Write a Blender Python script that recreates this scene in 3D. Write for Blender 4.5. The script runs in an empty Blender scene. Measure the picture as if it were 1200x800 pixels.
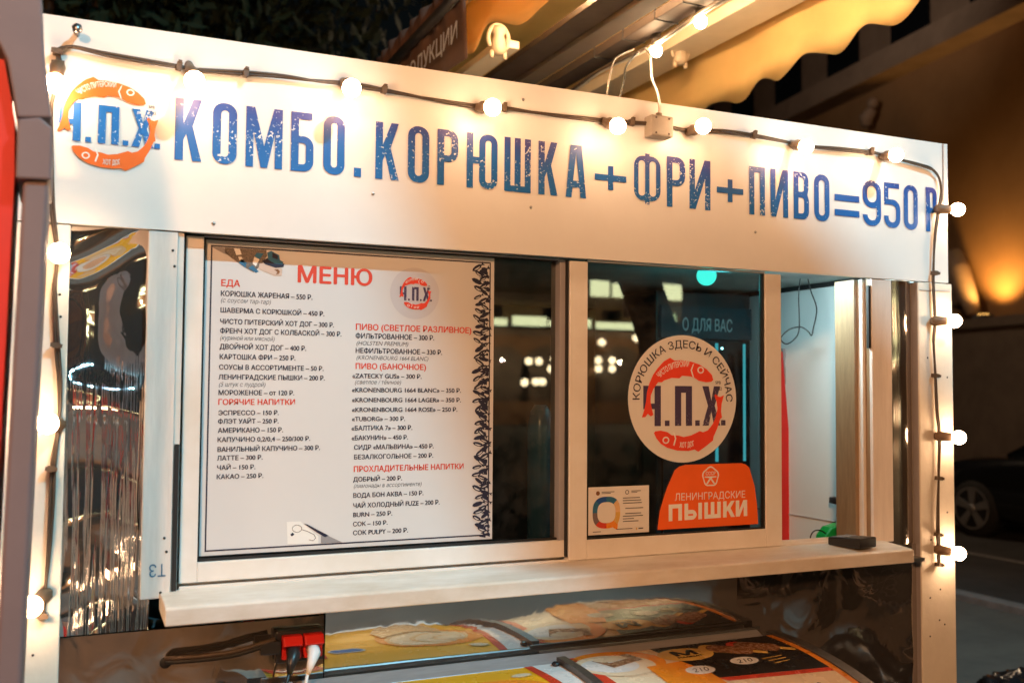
import bpy, bmesh, math, random
from math import sin, cos, pi, radians, sqrt, atan2
from mathutils import Vector, Matrix
random.seed(7)
S = bpy.context.scene
COL = S.collection

# ------------------------------------------------------------------ camera, world, sun, exposure
F_PX, YAW, PITCH, ROLL = 1178.35, 0.423247, 0.0468617, 0.00719107
CAM = Vector((0.05, -2.38, 1.65))
_fw = Vector((sin(YAW)*cos(PITCH), cos(YAW)*cos(PITCH), sin(PITCH)))
_r0 = Vector((cos(YAW), -sin(YAW), 0)); _u0 = _r0.cross(_fw)
_rt = _r0*cos(ROLL) + _u0*sin(ROLL); _up = -_r0*sin(ROLL) + _u0*cos(ROLL)
cd = bpy.data.cameras.new('camera'); cam = bpy.data.objects.new('camera', cd); COL.objects.link(cam)
cam.matrix_world = Matrix(((_rt.x, _up.x, -_fw.x, CAM.x), (_rt.y, _up.y, -_fw.y, CAM.y), (_rt.z, _up.z, -_fw.z, CAM.z), (0, 0, 0, 1)))
cd.sensor_width = 36; cd.lens = F_PX/1200*36; cd.clip_start = .02; cd.clip_end = 500
cd.dof.use_dof = True; cd.dof.focus_distance = 2.75; cd.dof.aperture_fstop = 2.8
S.camera = cam

W = bpy.data.worlds.new("World"); S.world = W; W.use_nodes = True
nt = W.node_tree; bg = nt.nodes['Background']
sky = nt.nodes.new('ShaderNodeTexSky'); sky.sky_type = 'NISHITA'; sky.sun_disc = False
sky.sun_elevation = radians(3); sky.sun_rotation = radians(150)
nt.links.new(sky.outputs[0], bg.inputs[0]); bg.inputs[1].default_value = 0.0014
sl = bpy.data.lights.new('sun', 'SUN'); sl.energy = 0.01; sl.angle = radians(10); sl.color = (.8, .88, 1)
so = bpy.data.objects.new('sun', sl); COL.objects.link(so)
so.rotation_euler = (radians(50), 0, radians(-30))
S.view_settings.view_transform = 'Standard'; S.view_settings.look = 'None'
S.view_settings.exposure = 0.8; S.view_settings.gamma = 1.0; S.view_settings.use_curve_mapping = False
S.render.engine = 'CYCLES'
S.cycles.use_denoising = True
S.cycles.max_bounces = 7; S.cycles.diffuse_bounces = 3; S.cycles.glossy_bounces = 5; S.cycles.transparent_max_bounces = 12
S.cycles.caustics_reflective = False; S.cycles.caustics_refractive = False
S.cycles.sample_clamp_indirect = 6.0
S.cycles.use_light_tree = True

# ------------------------------------------------------------------ points on the planes of the place
def ray(px, py): return _fw*F_PX + _rt*(px-600) - _up*(py-400)
def P(px, py, Y):
    d = ray(px, py); return CAM + d*((Y-CAM.y)/d.y)
def PX(px, py, X):
    d = ray(px, py); return CAM + d*((X-CAM.x)/d.x)
def PZ(px, py, Z):
    d = ray(px, py); return CAM + d*((Z-CAM.z)/d.z)
def PN(px, py, p0, n):
    d = ray(px, py); return CAM + d*((p0-CAM).dot(n)/d.dot(n))
GY = 0.05                                   # plane of the window glass, for things seen by reflection
def RP(px, py, Yr):
    v = P(px, py, 2*GY-Yr); return Vector((v.x, Yr, v.z))

# ------------------------------------------------------------------ materials
def mat(name, color=(.5, .5, .5), rough=.5, metal=0., spec=.5, emit=None, estr=0., noise=0., nscale=8., bump=0., bscale=30., coat=0., stretch=None, c2=None, sheen=0.):
    m = bpy.data.materials.new(name); m.use_nodes = True
    t = m.node_tree; b = t.nodes['Principled BSDF']
    b.inputs['Base Color'].default_value = (*color, 1); b.inputs['Roughness'].default_value = rough
    b.inputs['Metallic'].default_value = metal; b.inputs['Specular IOR Level'].default_value = spec
    b.inputs['Coat Weight'].default_value = coat
    if emit: b.inputs['Emission Color'].default_value = (*emit, 1); b.inputs['Emission Strength'].default_value = estr
    if noise or bump:
        tc = t.nodes.new('ShaderNodeTexCoord'); src = tc.outputs['Object']
        if stretch:
            mp = t.nodes.new('ShaderNodeMapping'); mp.inputs['Scale'].default_value = stretch
            t.links.new(src, mp.inputs[0]); src = mp.outputs[0]
    if noise:
        n = t.nodes.new('ShaderNodeTexNoise'); n.inputs['Scale'].default_value = nscale; n.inputs['Detail'].default_value = 6; n.inputs['Roughness'].default_value = .65
        t.links.new(src, n.inputs['Vector'])
        r = t.nodes.new('ShaderNodeValToRGB'); r.color_ramp.elements[0].position = .3; r.color_ramp.elements[1].position = .72
        d = c2 if c2 else tuple(c*(1-noise) for c in color)
        r.color_ramp.elements[0].color = (*d, 1); r.color_ramp.elements[1].color = (*color, 1)
        t.links.new(n.outputs['Fac'], r.inputs[0]); t.links.new(r.outputs[0], b.inputs['Base Color'])
        mr = t.nodes.new('ShaderNodeMapRange'); mr.inputs['To Min'].default_value = min(1, rough*1.35); mr.inputs['To Max'].default_value = rough*.8
        t.links.new(n.outputs['Fac'], mr.inputs[0]); t.links.new(mr.outputs[0], b.inputs['Roughness'])
    if bump:
        n2 = t.nodes.new('ShaderNodeTexNoise'); n2.inputs['Scale'].default_value = bscale; n2.inputs['Detail'].default_value = 4
        t.links.new(src, n2.inputs['Vector'])
        bp = t.nodes.new('ShaderNodeBump'); bp.inputs['Strength'].default_value = bump; bp.inputs['Distance'].default_value = .01
        t.links.new(n2.outputs['Fac'], bp.inputs['Height']); t.links.new(bp.outputs[0], b.inputs['Normal'])
    return m

def emat(name, color, s):
    m = bpy.data.materials.new(name); m.use_nodes = True; t = m.node_tree; t.nodes.clear()
    o = t.nodes.new('ShaderNodeOutputMaterial'); e = t.nodes.new('ShaderNodeEmission')
    e.inputs[0].default_value = (*color, 1); e.inputs[1].default_value = s; t.links.new(e.outputs[0], o.inputs[0]); return m

def glassmat(name, tint, ior=1.6, dirt=.02):
    m = bpy.data.materials.new(name); m.use_nodes = True; t = m.node_tree; t.nodes.clear()
    o = t.nodes.new('ShaderNodeOutputMaterial'); tr = t.nodes.new('ShaderNodeBsdfTransparent'); tr.inputs[0].default_value = (*tint, 1)
    g = t.nodes.new('ShaderNodeBsdfGlossy'); g.inputs['Roughness'].default_value = .0
    fr = t.nodes.new('ShaderNodeFresnel'); fr.inputs[0].default_value = ior
    mul = t.nodes.new('ShaderNodeMath'); mul.operation = 'MULTIPLY'; mul.inputs[1].default_value = 1.8; mul.use_clamp = True
    mx = t.nodes.new('ShaderNodeMixShader'); t.links.new(fr.outputs[0], mul.inputs[0]); t.links.new(mul.outputs[0], mx.inputs[0])
    t.links.new(tr.outputs[0], mx.inputs[1]); t.links.new(g.outputs[0], mx.inputs[2])
    df = t.nodes.new('ShaderNodeBsdfDiffuse'); df.inputs[0].default_value = (.6, .6, .58, 1)
    tc = t.nodes.new('ShaderNodeTexCoord'); n = t.nodes.new('ShaderNodeTexNoise'); n.inputs['Scale'].default_value = 9; n.inputs['Detail'].default_value = 9
    n.inputs['Roughness'].default_value = .75
    t.links.new(tc.outputs['Object'], n.inputs['Vector'])
    mr = t.nodes.new('ShaderNodeMapRange'); mr.inputs['From Min'].default_value = .45; mr.inputs['From Max'].default_value = .8; mr.inputs['To Max'].default_value = dirt*3
    t.links.new(n.outputs['Fac'], mr.inputs[0])
    m2 = t.nodes.new('ShaderNodeMixShader'); t.links.new(mr.outputs[0], m2.inputs[0]); t.links.new(mx.outputs[0], m2.inputs[1]); t.links.new(df.outputs[0], m2.inputs[2])
    t.links.new(m2.outputs[0], o.inputs[0]); return m

def steelmat(name, base, wav, wscale, streak=0., rough=.07, stretch=(1, 1, 1), zlow=None, off=(0, 0, 0), crinkle=0.):
    """polished sheet: long waves in the sheet, fine dust and, below zlow, vertical creases"""
    m = bpy.data.materials.new(name); m.use_nodes = True; t = m.node_tree; b = t.nodes['Principled BSDF']
    b.inputs['Base Color'].default_value = (*base, 1); b.inputs['Metallic'].default_value = .965
    tc = t.nodes.new('ShaderNodeTexCoord'); mp = t.nodes.new('ShaderNodeMapping'); mp.inputs['Scale'].default_value = stretch; mp.inputs['Location'].default_value = off
    t.links.new(tc.outputs['Object'], mp.inputs[0])
    n = t.nodes.new('ShaderNodeTexNoise'); n.inputs['Scale'].default_value = wscale; n.inputs['Detail'].default_value = 0; n.inputs['Distortion'].default_value = .8
    t.links.new(mp.outputs[0], n.inputs['Vector'])
    bp = t.nodes.new('ShaderNodeBump'); bp.inputs['Strength'].default_value = 1; bp.inputs['Distance'].default_value = wav
    t.links.new(n.outputs['Fac'], bp.inputs['Height'])
    nrm = bp.outputs[0]
    if crinkle:
        n3 = t.nodes.new('ShaderNodeTexNoise'); n3.inputs['Scale'].default_value = 10; n3.inputs['Detail'].default_value = 1.5; n3.inputs['Distortion'].default_value = 1.2
        t.links.new(tc.outputs['Object'], n3.inputs['Vector'])
        b3 = t.nodes.new('ShaderNodeBump'); b3.inputs['Distance'].default_value = crinkle; t.links.new(n3.outputs['Fac'], b3.inputs['Height']); t.links.new(nrm, b3.inputs['Normal']); nrm = b3.outputs[0]
    d = t.nodes.new('ShaderNodeTexNoise'); d.inputs['Scale'].default_value = 26; d.inputs['Detail'].default_value = 8; d.inputs['Roughness'].default_value = .8
    t.links.new(tc.outputs['Object'], d.inputs['Vector'])
    mr = t.nodes.new('ShaderNodeMapRange'); mr.inputs['From Min'].default_value = .4; mr.inputs['From Max'].default_value = .75
    mr.inputs['To Min'].default_value = rough; mr.inputs['To Max'].default_value = rough+.06
    t.links.new(d.outputs['Fac'], mr.inputs[0]); t.links.new(mr.outputs[0], b.inputs['Roughness'])
    if streak:
        m2 = t.nodes.new('ShaderNodeMapping'); m2.inputs['Scale'].default_value = (62, 1, 1.3); t.links.new(tc.outputs['Object'], m2.inputs[0])
        n2 = t.nodes.new('ShaderNodeTexNoise'); n2.inputs['Scale'].default_value = 1; n2.inputs['Distortion'].default_value = .7; n2.inputs['Detail'].default_value = 3; n2.inputs['Roughness'].default_value = .6
        t.links.new(m2.outputs[0], n2.inputs['Vector'])
        sx = t.nodes.new('ShaderNodeSeparateXYZ'); t.links.new(tc.outputs['Object'], sx.inputs[0])
        mk = t.nodes.new('ShaderNodeMapRange'); mk.inputs['From Min'].default_value = zlow[1]; mk.inputs['From Max'].default_value = zlow[0]
        t.links.new(sx.outputs['Z'], mk.inputs[0])
        b2 = t.nodes.new('ShaderNodeBump'); b2.inputs['Distance'].default_value = streak
        t.links.new(mk.outputs[0], b2.inputs['Strength']); sb_ = t.nodes.new('ShaderNodeMath'); sb_.operation = 'SUBTRACT'; sb_.inputs[1].default_value = .5; ab_ = t.nodes.new('ShaderNodeMath'); ab_.operation = 'ABSOLUTE'
        rg = t.nodes.new('ShaderNodeMapRange'); rg.inputs['From Max'].default_value = .075; rg.inputs['To Min'].default_value = 1; rg.inputs['To Max'].default_value = 0
        t.links.new(n2.outputs['Fac'], sb_.inputs[0]); t.links.new(sb_.outputs[0], ab_.inputs[0]); t.links.new(ab_.outputs[0], rg.inputs[0]); t.links.new(rg.outputs[0], b2.inputs['Height']); t.links.new(nrm, b2.inputs['Normal']); nrm = b2.outputs[0]
    t.links.new(nrm, b.inputs['Normal']); return m

def inkmat(name, stops, z0, z1, speck=.6, paper=(.74, .73, .71), sscale=150):
    """printed ink: tone running from the foot to the head of the letters, with worn white specks"""
    m = bpy.data.materials.new(name); m.use_nodes = True; t = m.node_tree; b = t.nodes['Principled BSDF']; b.inputs['Roughness'].default_value = .45
    tc = t.nodes.new('ShaderNodeTexCoord'); sx = t.nodes.new('ShaderNodeSeparateXYZ'); t.links.new(tc.outputs['Object'], sx.inputs[0])
    mr = t.nodes.new('ShaderNodeMapRange'); mr.inputs['From Min'].default_value = z0; mr.inputs['From Max'].default_value = z1
    t.links.new(sx.outputs['Z'], mr.inputs[0])
    cn = t.nodes.new('ShaderNodeTexNoise'); cn.inputs['Scale'].default_value = 4.5; t.links.new(tc.outputs['Object'], cn.inputs['Vector'])
    ad = t.nodes.new('ShaderNodeMath'); ad.operation = 'MULTIPLY_ADD'; ad.inputs[1].default_value = 1.1; t.links.new(cn.outputs['Fac'], ad.inputs[0])
    sb = t.nodes.new('ShaderNodeMath'); sb.operation = 'SUBTRACT'; sb.inputs[1].default_value = .55; t.links.new(mr.outputs[0], ad.inputs[2]); t.links.new(ad.outputs[0], sb.inputs[0])
    r = t.nodes.new('ShaderNodeValToRGB'); e = r.color_ramp.elements
    e[0].position, e[0].color = stops[0][0], (*stops[0][1], 1); e[1].position, e[1].color = stops[-1][0], (*stops[-1][1], 1)
    for p, c in stops[1:-1]:
        k = e.new(p); k.color = (*c, 1)
    t.links.new(sb.outputs[0], r.inputs[0])
    n = t.nodes.new('ShaderNodeTexNoise'); n.inputs['Scale'].default_value = sscale; n.inputs['Detail'].default_value = 5; n.inputs['Roughness'].default_value = .62
    n2 = t.nodes.new('ShaderNodeTexNoise'); n2.inputs['Scale'].default_value = 7; t.links.new(tc.outputs['Object'], n2.inputs['Vector'])
    t.links.new(tc.outputs['Object'], n.inputs['Vector'])
    a2 = t.nodes.new('ShaderNodeMath'); a2.operation = 'MULTIPLY_ADD'; a2.inputs[1].default_value = .42; t.links.new(n2.outputs['Fac'], a2.inputs[0]); t.links.new(n.outputs['Fac'], a2.inputs[2])
    th = t.nodes.new('ShaderNodeMapRange'); th.inputs['From Min'].default_value = speck+.21; th.inputs['From Max'].default_value = speck+.235
    t.links.new(a2.outputs[0], th.inputs[0])
    mx = t.nodes.new('ShaderNodeMix'); mx.data_type = 'RGBA'; mx.inputs['B'].default_value = (*paper, 1)
    t.links.new(th.outputs[0], mx.inputs['Factor']); t.links.new(r.outputs[0], mx.inputs['A']); t.links.new(mx.outputs['Result'], b.inputs['Base Color']); return m

M = {}
M['header'] = mat('header_white', (.74, .73, .71), .36, noise=.08, nscale=3.2, bump=.22, bscale=2.2)
M['white'] = mat('white_pvc', (.77, .75, .72), .35, noise=.2, nscale=4.5, c2=(.66, .61, .54))
M['sillw'] = mat('sill_white', (.74, .71, .66), .4, noise=.16, nscale=5, stretch=(1, 2.5, 2.5), c2=(.55, .48, .39))
M['post'] = mat('post_white', (.72, .67, .58), .5, noise=.14, nscale=9, bump=.15, bscale=40)
M['wood'] = mat('painted_board', (.78, .71, .65), .6, noise=.2, nscale=5, stretch=(6, 6, .8), bump=.25, bscale=14)
M['greyframe'] = mat('grey_frame', (.33, .31, .32), .45, noise=.15)
M['rubber'] = mat('black_rubber', (.012, .012, .012), .6, noise=.3)
M['bronze'] = mat('bronze_jamb', (.30, .20, .11), .4, noise=.3, nscale=12, stretch=(8, 8, 1))
M['cable'] = mat('brown_cable', (.075, .05, .032), .5, noise=.4, nscale=40)
M['socket'] = mat('brown_socket', (.16, .095, .05), .5, noise=.3, nscale=30)
M['socketd'] = mat('dark_socket', (.05, .032, .02), .6, noise=.3, nscale=30)
M['clip'] = mat('clip_brown', (.10, .065, .04), .5, noise=.3)
M['bulb'] = emat('bulb_glow', (1, .62, .35), 50)
M['bulb2'] = emat('awning_bulb_glow', (1, .66, .36), 190)
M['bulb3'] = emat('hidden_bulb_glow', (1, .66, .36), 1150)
M['black'] = mat('black_plastic', (.016, .016, .017), .35, noise=.3)
M['gloss'] = mat('black_gloss', (.01, .01, .011), .12, noise=.3)
M['paper'] = mat('poster_paper', (.63, .625, .62), .42, noise=.03, nscale=2)
M['navy'] = mat('navy_ink', (.012, .013, .04), .5, noise=.2)
M['redink'] = mat('red_ink', (.68, .055, .022), .5, noise=.1)
M['grayink'] = mat('grey_ink', (.06, .06, .07), .5, noise=.1)
M['skyink'] = mat('blue_ink', (.03, .16, .30), .5, noise=.3, nscale=80)
M['denim'] = mat('dark_print', (.03, .035, .05), .5, noise=.7, nscale=260, c2=(.25, .2, .15))
M['skin'] = mat('pale_print', (.62, .47, .38), .5, noise=.1)
M['greyprint'] = mat('grey_print', (.28, .27, .28), .5, noise=.1)
M['logopaper'] = mat('logo_disc', (.56, .55, .57), .5, noise=.04)
M['orangefish'] = mat('orange_print', (.86, .15, .008), .45, noise=.12, nscale=6)
M['redfish'] = mat('vermilion_print', (.80, .055, .018), .45, noise=.1)
M['stickerw'] = mat('sticker_white', (.72, .69, .65), .4, noise=.04)
M['stickero'] = mat('sticker_orange', (.86, .125, .008), .42, noise=.1)
M['whiteink'] = mat('white_ink', (.80, .78, .74), .5, noise=.05)
M['purpleink'] = inkmat('purple_ink', [(0, (.045, .03, .075)), (1, (.06, .035, .10))], 0, 3, speck=.63, paper=(.4, .34, .36), sscale=260)
M['bigink'] = inkmat('big_blue_ink', [(.0, (.005, .12, .40)), (.5, (.008, .095, .34)), (.85, (.025, .06, .26)), (1, (.06, .06, .24))], 2.16, 2.31, speck=.635)
M['logoink'] = inkmat('logo_blue_ink', [(0, (.01, .15, .46)), (.7, (.012, .13, .42)), (1, (.05, .08, .30))], 2.16, 2.31, speck=.645)
M['steel'] = steelmat('steel_sheet', (.62, .59, .56), .006, 2.3, rough=.015, crinkle=.0003)
M['steelB'] = steelmat('steel_sheet_crinkled', (.64, .60, .57), .022, 2.8, rough=.03, crinkle=.0013, off=(1.7, 0, .4))
M['steelL'] = steelmat('steel_sheet_creased', (.64, .60, .58), .11, 3.6, streak=.0045, rough=.03, zlow=(1.25, 1.72), stretch=(1, 1, 1.3), off=(.3, 0, .2), crinkle=.0016)
M['steelR'] = steelmat('steel_strip', (.50, .45, .40), .010, 3, rough=.12)
M['rail'] = mat('rail_grey', (.36, .36, .37), .35, metal=.25, noise=.25, nscale=14, stretch=(1, 8, 8))
M['alu'] = mat('aluminium', (.42, .42, .43), .32, metal=1, noise=.2, nscale=30, stretch=(1, 8, 8))
M['alud'] = mat('aluminium_dark', (.17, .16, .155), .38, metal=.8, noise=.3, nscale=20, stretch=(1, 6, 6))
M['glass'] = glassmat('window_glass', (.62, .72, .72))
M['glassd'] = glassmat('window_glass_tinted', (.5, .56, .54))
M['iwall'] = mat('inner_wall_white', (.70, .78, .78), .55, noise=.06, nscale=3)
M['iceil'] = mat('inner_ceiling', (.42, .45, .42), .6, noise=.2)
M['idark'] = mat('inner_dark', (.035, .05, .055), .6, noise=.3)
M['red'] = mat('red_paint', (.62, .015, .012), .4, noise=.15)
M['green'] = mat('green_plastic', (.005, .33, .05), .35, noise=.1)
M['fridge'] = mat('fridge_dark', (.02, .045, .055), .35, noise=.2)
M['fridgehead'] = mat('fridge_header', (.006, .034, .048), .4, emit=(.01, .16, .22), estr=.03, noise=.1)
M['fridgetext'] = emat('fridge_letters', (.35, .75, .8), .13)
M['ledteal'] = emat('led_teal', (.08, .5, .56), .55)
M['ledpt'] = emat('led_points', (.45, 1, 1), 3)
M['teal'] = emat('teal_globe', (.06, .80, .66), 1.1)
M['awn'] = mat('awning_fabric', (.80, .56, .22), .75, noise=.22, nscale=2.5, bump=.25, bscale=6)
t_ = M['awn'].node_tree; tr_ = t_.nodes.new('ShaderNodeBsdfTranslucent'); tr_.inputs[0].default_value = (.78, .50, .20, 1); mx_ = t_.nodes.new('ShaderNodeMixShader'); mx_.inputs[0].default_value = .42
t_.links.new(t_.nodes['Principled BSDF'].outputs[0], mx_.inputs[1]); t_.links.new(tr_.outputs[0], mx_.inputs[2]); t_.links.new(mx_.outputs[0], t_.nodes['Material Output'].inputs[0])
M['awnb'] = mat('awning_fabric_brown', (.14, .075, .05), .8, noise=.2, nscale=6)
M['beam'] = mat('beam_brown', (.034, .020, .013), .72, noise=.3, nscale=6)
M['beamp'] = mat('beam_pale', (.09, .066, .05), .7, noise=.2, nscale=6)
M['cream'] = mat('cream_metal', (.70, .58, .42), .4, noise=.1)
M['boxg'] = mat('junction_grey', (.30, .25, .20), .5, noise=.2, nscale=20)
M['whcable'] = mat('white_cable', (.62, .56, .48), .5, noise=.1)
M['asph'] = mat('asphalt', (.045, .043, .042), .8, noise=.45, nscale=1.5, bump=.4, bscale=70)
M['pave'] = mat('paving', (.125, .108, .09), .75, noise=.3, nscale=2.5, bump=.3, bscale=50)
M['kerb'] = mat('kerb_granite', (.24, .22, .21), .7, noise=.3, nscale=12)
M['stucco'] = mat('ochre_stucco', (.30, .17, .075), .85, noise=.25, nscale=.8)
M['stone'] = mat('grey_stone', (.17, .13, .10), .8, noise=.35, nscale=2)
M['cornice'] = mat('cornice_stone', (.32, .23, .17), .8, noise=.3, nscale=2)
M['darkglass'] = mat('dark_pane', (.008, .009, .012), .15, noise=.3)
M['uplight'] = emat('uplight_lens', (1, .5, .12), 3)
M['jointm'] = mat('joint_cream', (.42, .33, .23), .5, noise=.15)
M['carp'] = mat('car_black', (.006, .006, .007), .22, coat=.5, noise=.2)
M['carg'] = mat('car_glass', (.006, .008, .01), .08, noise=.2)
M['rim'] = mat('alloy_rim', (.42, .41, .41), .35, metal=.8, noise=.2)
M['tyre'] = mat('tyre_rubber', (.012, .012, .012), .8, noise=.3)
M['leaf'] = mat('leaf_green', (.03, .05, .02), .7, noise=.4, nscale=3)
M['bark'] = mat('bark_brown', (.07, .05, .035), .9, noise=.4, nscale=6, bump=.6, bscale=18)
M['purplegrey'] = mat('grey_profile', (.17, .125, .13), .55, noise=.15, nscale=4)
M['yellow'] = mat('yellow_print', (.86, .42, .015), .25, noise=.08)
M['creamp'] = mat('cream_print', (.80, .62, .42), .25, noise=.1)
M['orangep'] = mat('deep_orange_print', (.82, .26, .02), .25, noise=.15)
M['redp'] = mat('red_print', (.62, .05, .02), .25, noise=.1)
M['whitep'] = mat('white_print', (.72, .70, .68), .25, noise=.06)
M['blackp'] = mat('black_print', (.018, .014, .013), .25, noise=.3)
M['choc'] = mat('chocolate_print', (.12, .032, .014), .25, noise=.75, nscale=70, c2=(.38, .20, .10))
M['gold'] = mat('gold_print', (.70, .42, .10), .25, noise=.15)
M['cone'] = mat('cone_print', (.80, .50, .24), .25, noise=.3, nscale=30)
M['bag'] = mat('bag_black', (.012, .012, .013), .16, noise=.3, bump=.6, bscale=24)
M['fill_lamp'] = emat('fill_globe', (1, .47, .205), 400)
M['lampmetal'] = mat('lamp_metal', (.10, .10, .11), .45, noise=.2)
M['lamplens'] = emat('lamp_lens', (.80, .90, 1), 12)
M['bandlit'] = emat('lit_cornice', (.95, 1, .55), 5.5)
M['winlit'] = emat('lit_window', (.75, 1, .5), 2.6)
M['warmlit'] = emat('lit_bulb', (1, .78, .45), 14)
M['brick'] = mat('ochre_far', (.34, .19, .10), .85, noise=.2, nscale=.6)
M['signblue'] = mat('sign_blue', (.01, .07, .30), .4, noise=.1)
M['signred'] = mat('sign_red', (.55, .02, .02), .4, noise=.1)
M['signwhite'] = mat('sign_white', (.75, .75, .74), .4, noise=.05)
M['bluebottle'] = mat('blue_plastic', (.06, .20, .36), .25, noise=.1)
M['coat'] = mat('coat_dark', (.02, .02, .024), .8, noise=.3)
M['skinp'] = mat('skin', (.50, .30, .21), .5, noise=.1)

# ------------------------------------------------------------------ mesh helpers
class MB:
    def __init__(s): s.v, s.f, s.mi, s.m, s.sm = [], [], [], [], []
    def mid(s, m):
        if m not in s.m: s.m.append(m)
        return s.m.index(m)
    def add(s, verts, faces, m, smooth=False):
        b = len(s.v); s.v += [tuple(v) for v in verts]; i = s.mid(m)
        for f in faces: s.f.append([b+k for k in f]); s.mi.append(i); s.sm.append(smooth)
    def box(s, a, b, m):
        x0, y0, z0 = a; x1, y1, z1 = b
        s.add([(x0,y0,z0),(x1,y0,z0),(x1,y1,z0),(x0,y1,z0),(x0,y0,z1),(x1,y0,z1),(x1,y1,z1),(x0,y1,z1)],
              [(0,3,2,1),(4,5,6,7),(0,1,5,4),(1,2,6,5),(2,3,7,6),(3,0,4,7)], m)
    def quad(s, p, m): s.add(p, [tuple(range(len(p)))], m)
    def prism(s, poly, ext, m):
        ext = Vector(ext); n = len(poly); a = [Vector(p) for p in poly]; b = [p+ext for p in a]
        s.add(a+b, [tuple(range(n))[::-1], tuple(range(n, 2*n))]+[(i, (i+1) % n, n+(i+1) % n, n+i) for i in range(n)], m)
    def tube(s, pts, r, m, n=8, cap=True):
        pts = [Vector(p) for p in pts]; rr = r if isinstance(r, (list, tuple)) else [r]*len(pts)
        vs, fs = [], []; prev = None
        for i, p in enumerate(pts):
            t = (pts[min(i+1, len(pts)-1)]-pts[max(i-1, 0)]).normalized()
            if prev is None:
                u = t.orthogonal().normalized()
            else:
                u = (prev-t*prev.dot(t)).normalized()
            prev = u; w = t.cross(u)
            for k in range(n):
                a = 2*pi*k/n; vs.append(p+(u*cos(a)+w*sin(a))*rr[i])
        for i in range(len(pts)-1):
            for k in range(n): fs.append((i*n+k, i*n+(k+1) % n, (i+1)*n+(k+1) % n, (i+1)*n+k))
        if cap: fs += [tuple(range(n))[::-1], tuple(range((len(pts)-1)*n, len(pts)*n))]
        s.add(vs, fs, m, True)
    def sphere(s, c, r, m, n=14, k=10, sc=(1, 1, 1)):
        c = Vector(c); vs = [c+Vector((0, 0, r*sc[2]))]; fs = []
        for i in range(1, k):
            for j in range(n):
                a, b = pi*i/k, 2*pi*j/n; vs.append(c+Vector((r*sin(a)*cos(b)*sc[0], r*sin(a)*sin(b)*sc[1], r*cos(a)*sc[2])))
        vs.append(c-Vector((0, 0, r*sc[2])))
        for j in range(n): fs.append((0, 1+j, 1+(j+1) % n))
        for i in range(k-2):
            for j in range(n): fs.append((1+i*n+j, 1+(i+1)*n+j, 1+(i+1)*n+(j+1) % n, 1+i*n+(j+1) % n))
        for j in range(n): fs.append((len(vs)-1, 1+(k-2)*n+(j+1) % n, 1+(k-2)*n+j))
        s.add(vs, fs, m, True)
    def build(s, name, parent=None, bevel=0.):
        me = bpy.data.meshes.new(name); me.from_pydata(s.v, [], s.f)
        for m in s.m: me.materials.append(M[m])
        for p, i, q in zip(me.polygons, s.mi, s.sm): p.material_index = i; p.use_smooth = q
        me.update()
        o = bpy.data.objects.new(name, me); COL.objects.link(o)
        if bevel:
            b = o.modifiers.new('bevel', 'BEVEL'); b.width = bevel; b.segments = 2; b.limit_method = 'ANGLE'; b.angle_limit = radians(50)
        if parent: adopt(o, parent)
        return o

def world_of(o):
    m = Matrix.Translation(o.location)
    return world_of(o.parent) @ o.matrix_parent_inverse @ m if o.parent else m
def adopt(o, parent):
    o.parent = parent
    o.matrix_parent_inverse = world_of(parent).inverted()
def tag(o, label, cat, group=None, kind=None):
    if label: o['label'] = label
    if cat: o['category'] = cat
    if group: o['group'] = group
    if kind: o['kind'] = kind
    return o
def thing(name, label, cat, loc=(0, 0, 0), group=None):
    o = bpy.data.objects.new(name, None); COL.objects.link(o); o.location = loc; o.empty_display_size = .05
    return tag(o, label, cat, group)
def struct(o): o['kind'] = 'structure'; return o

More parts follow.
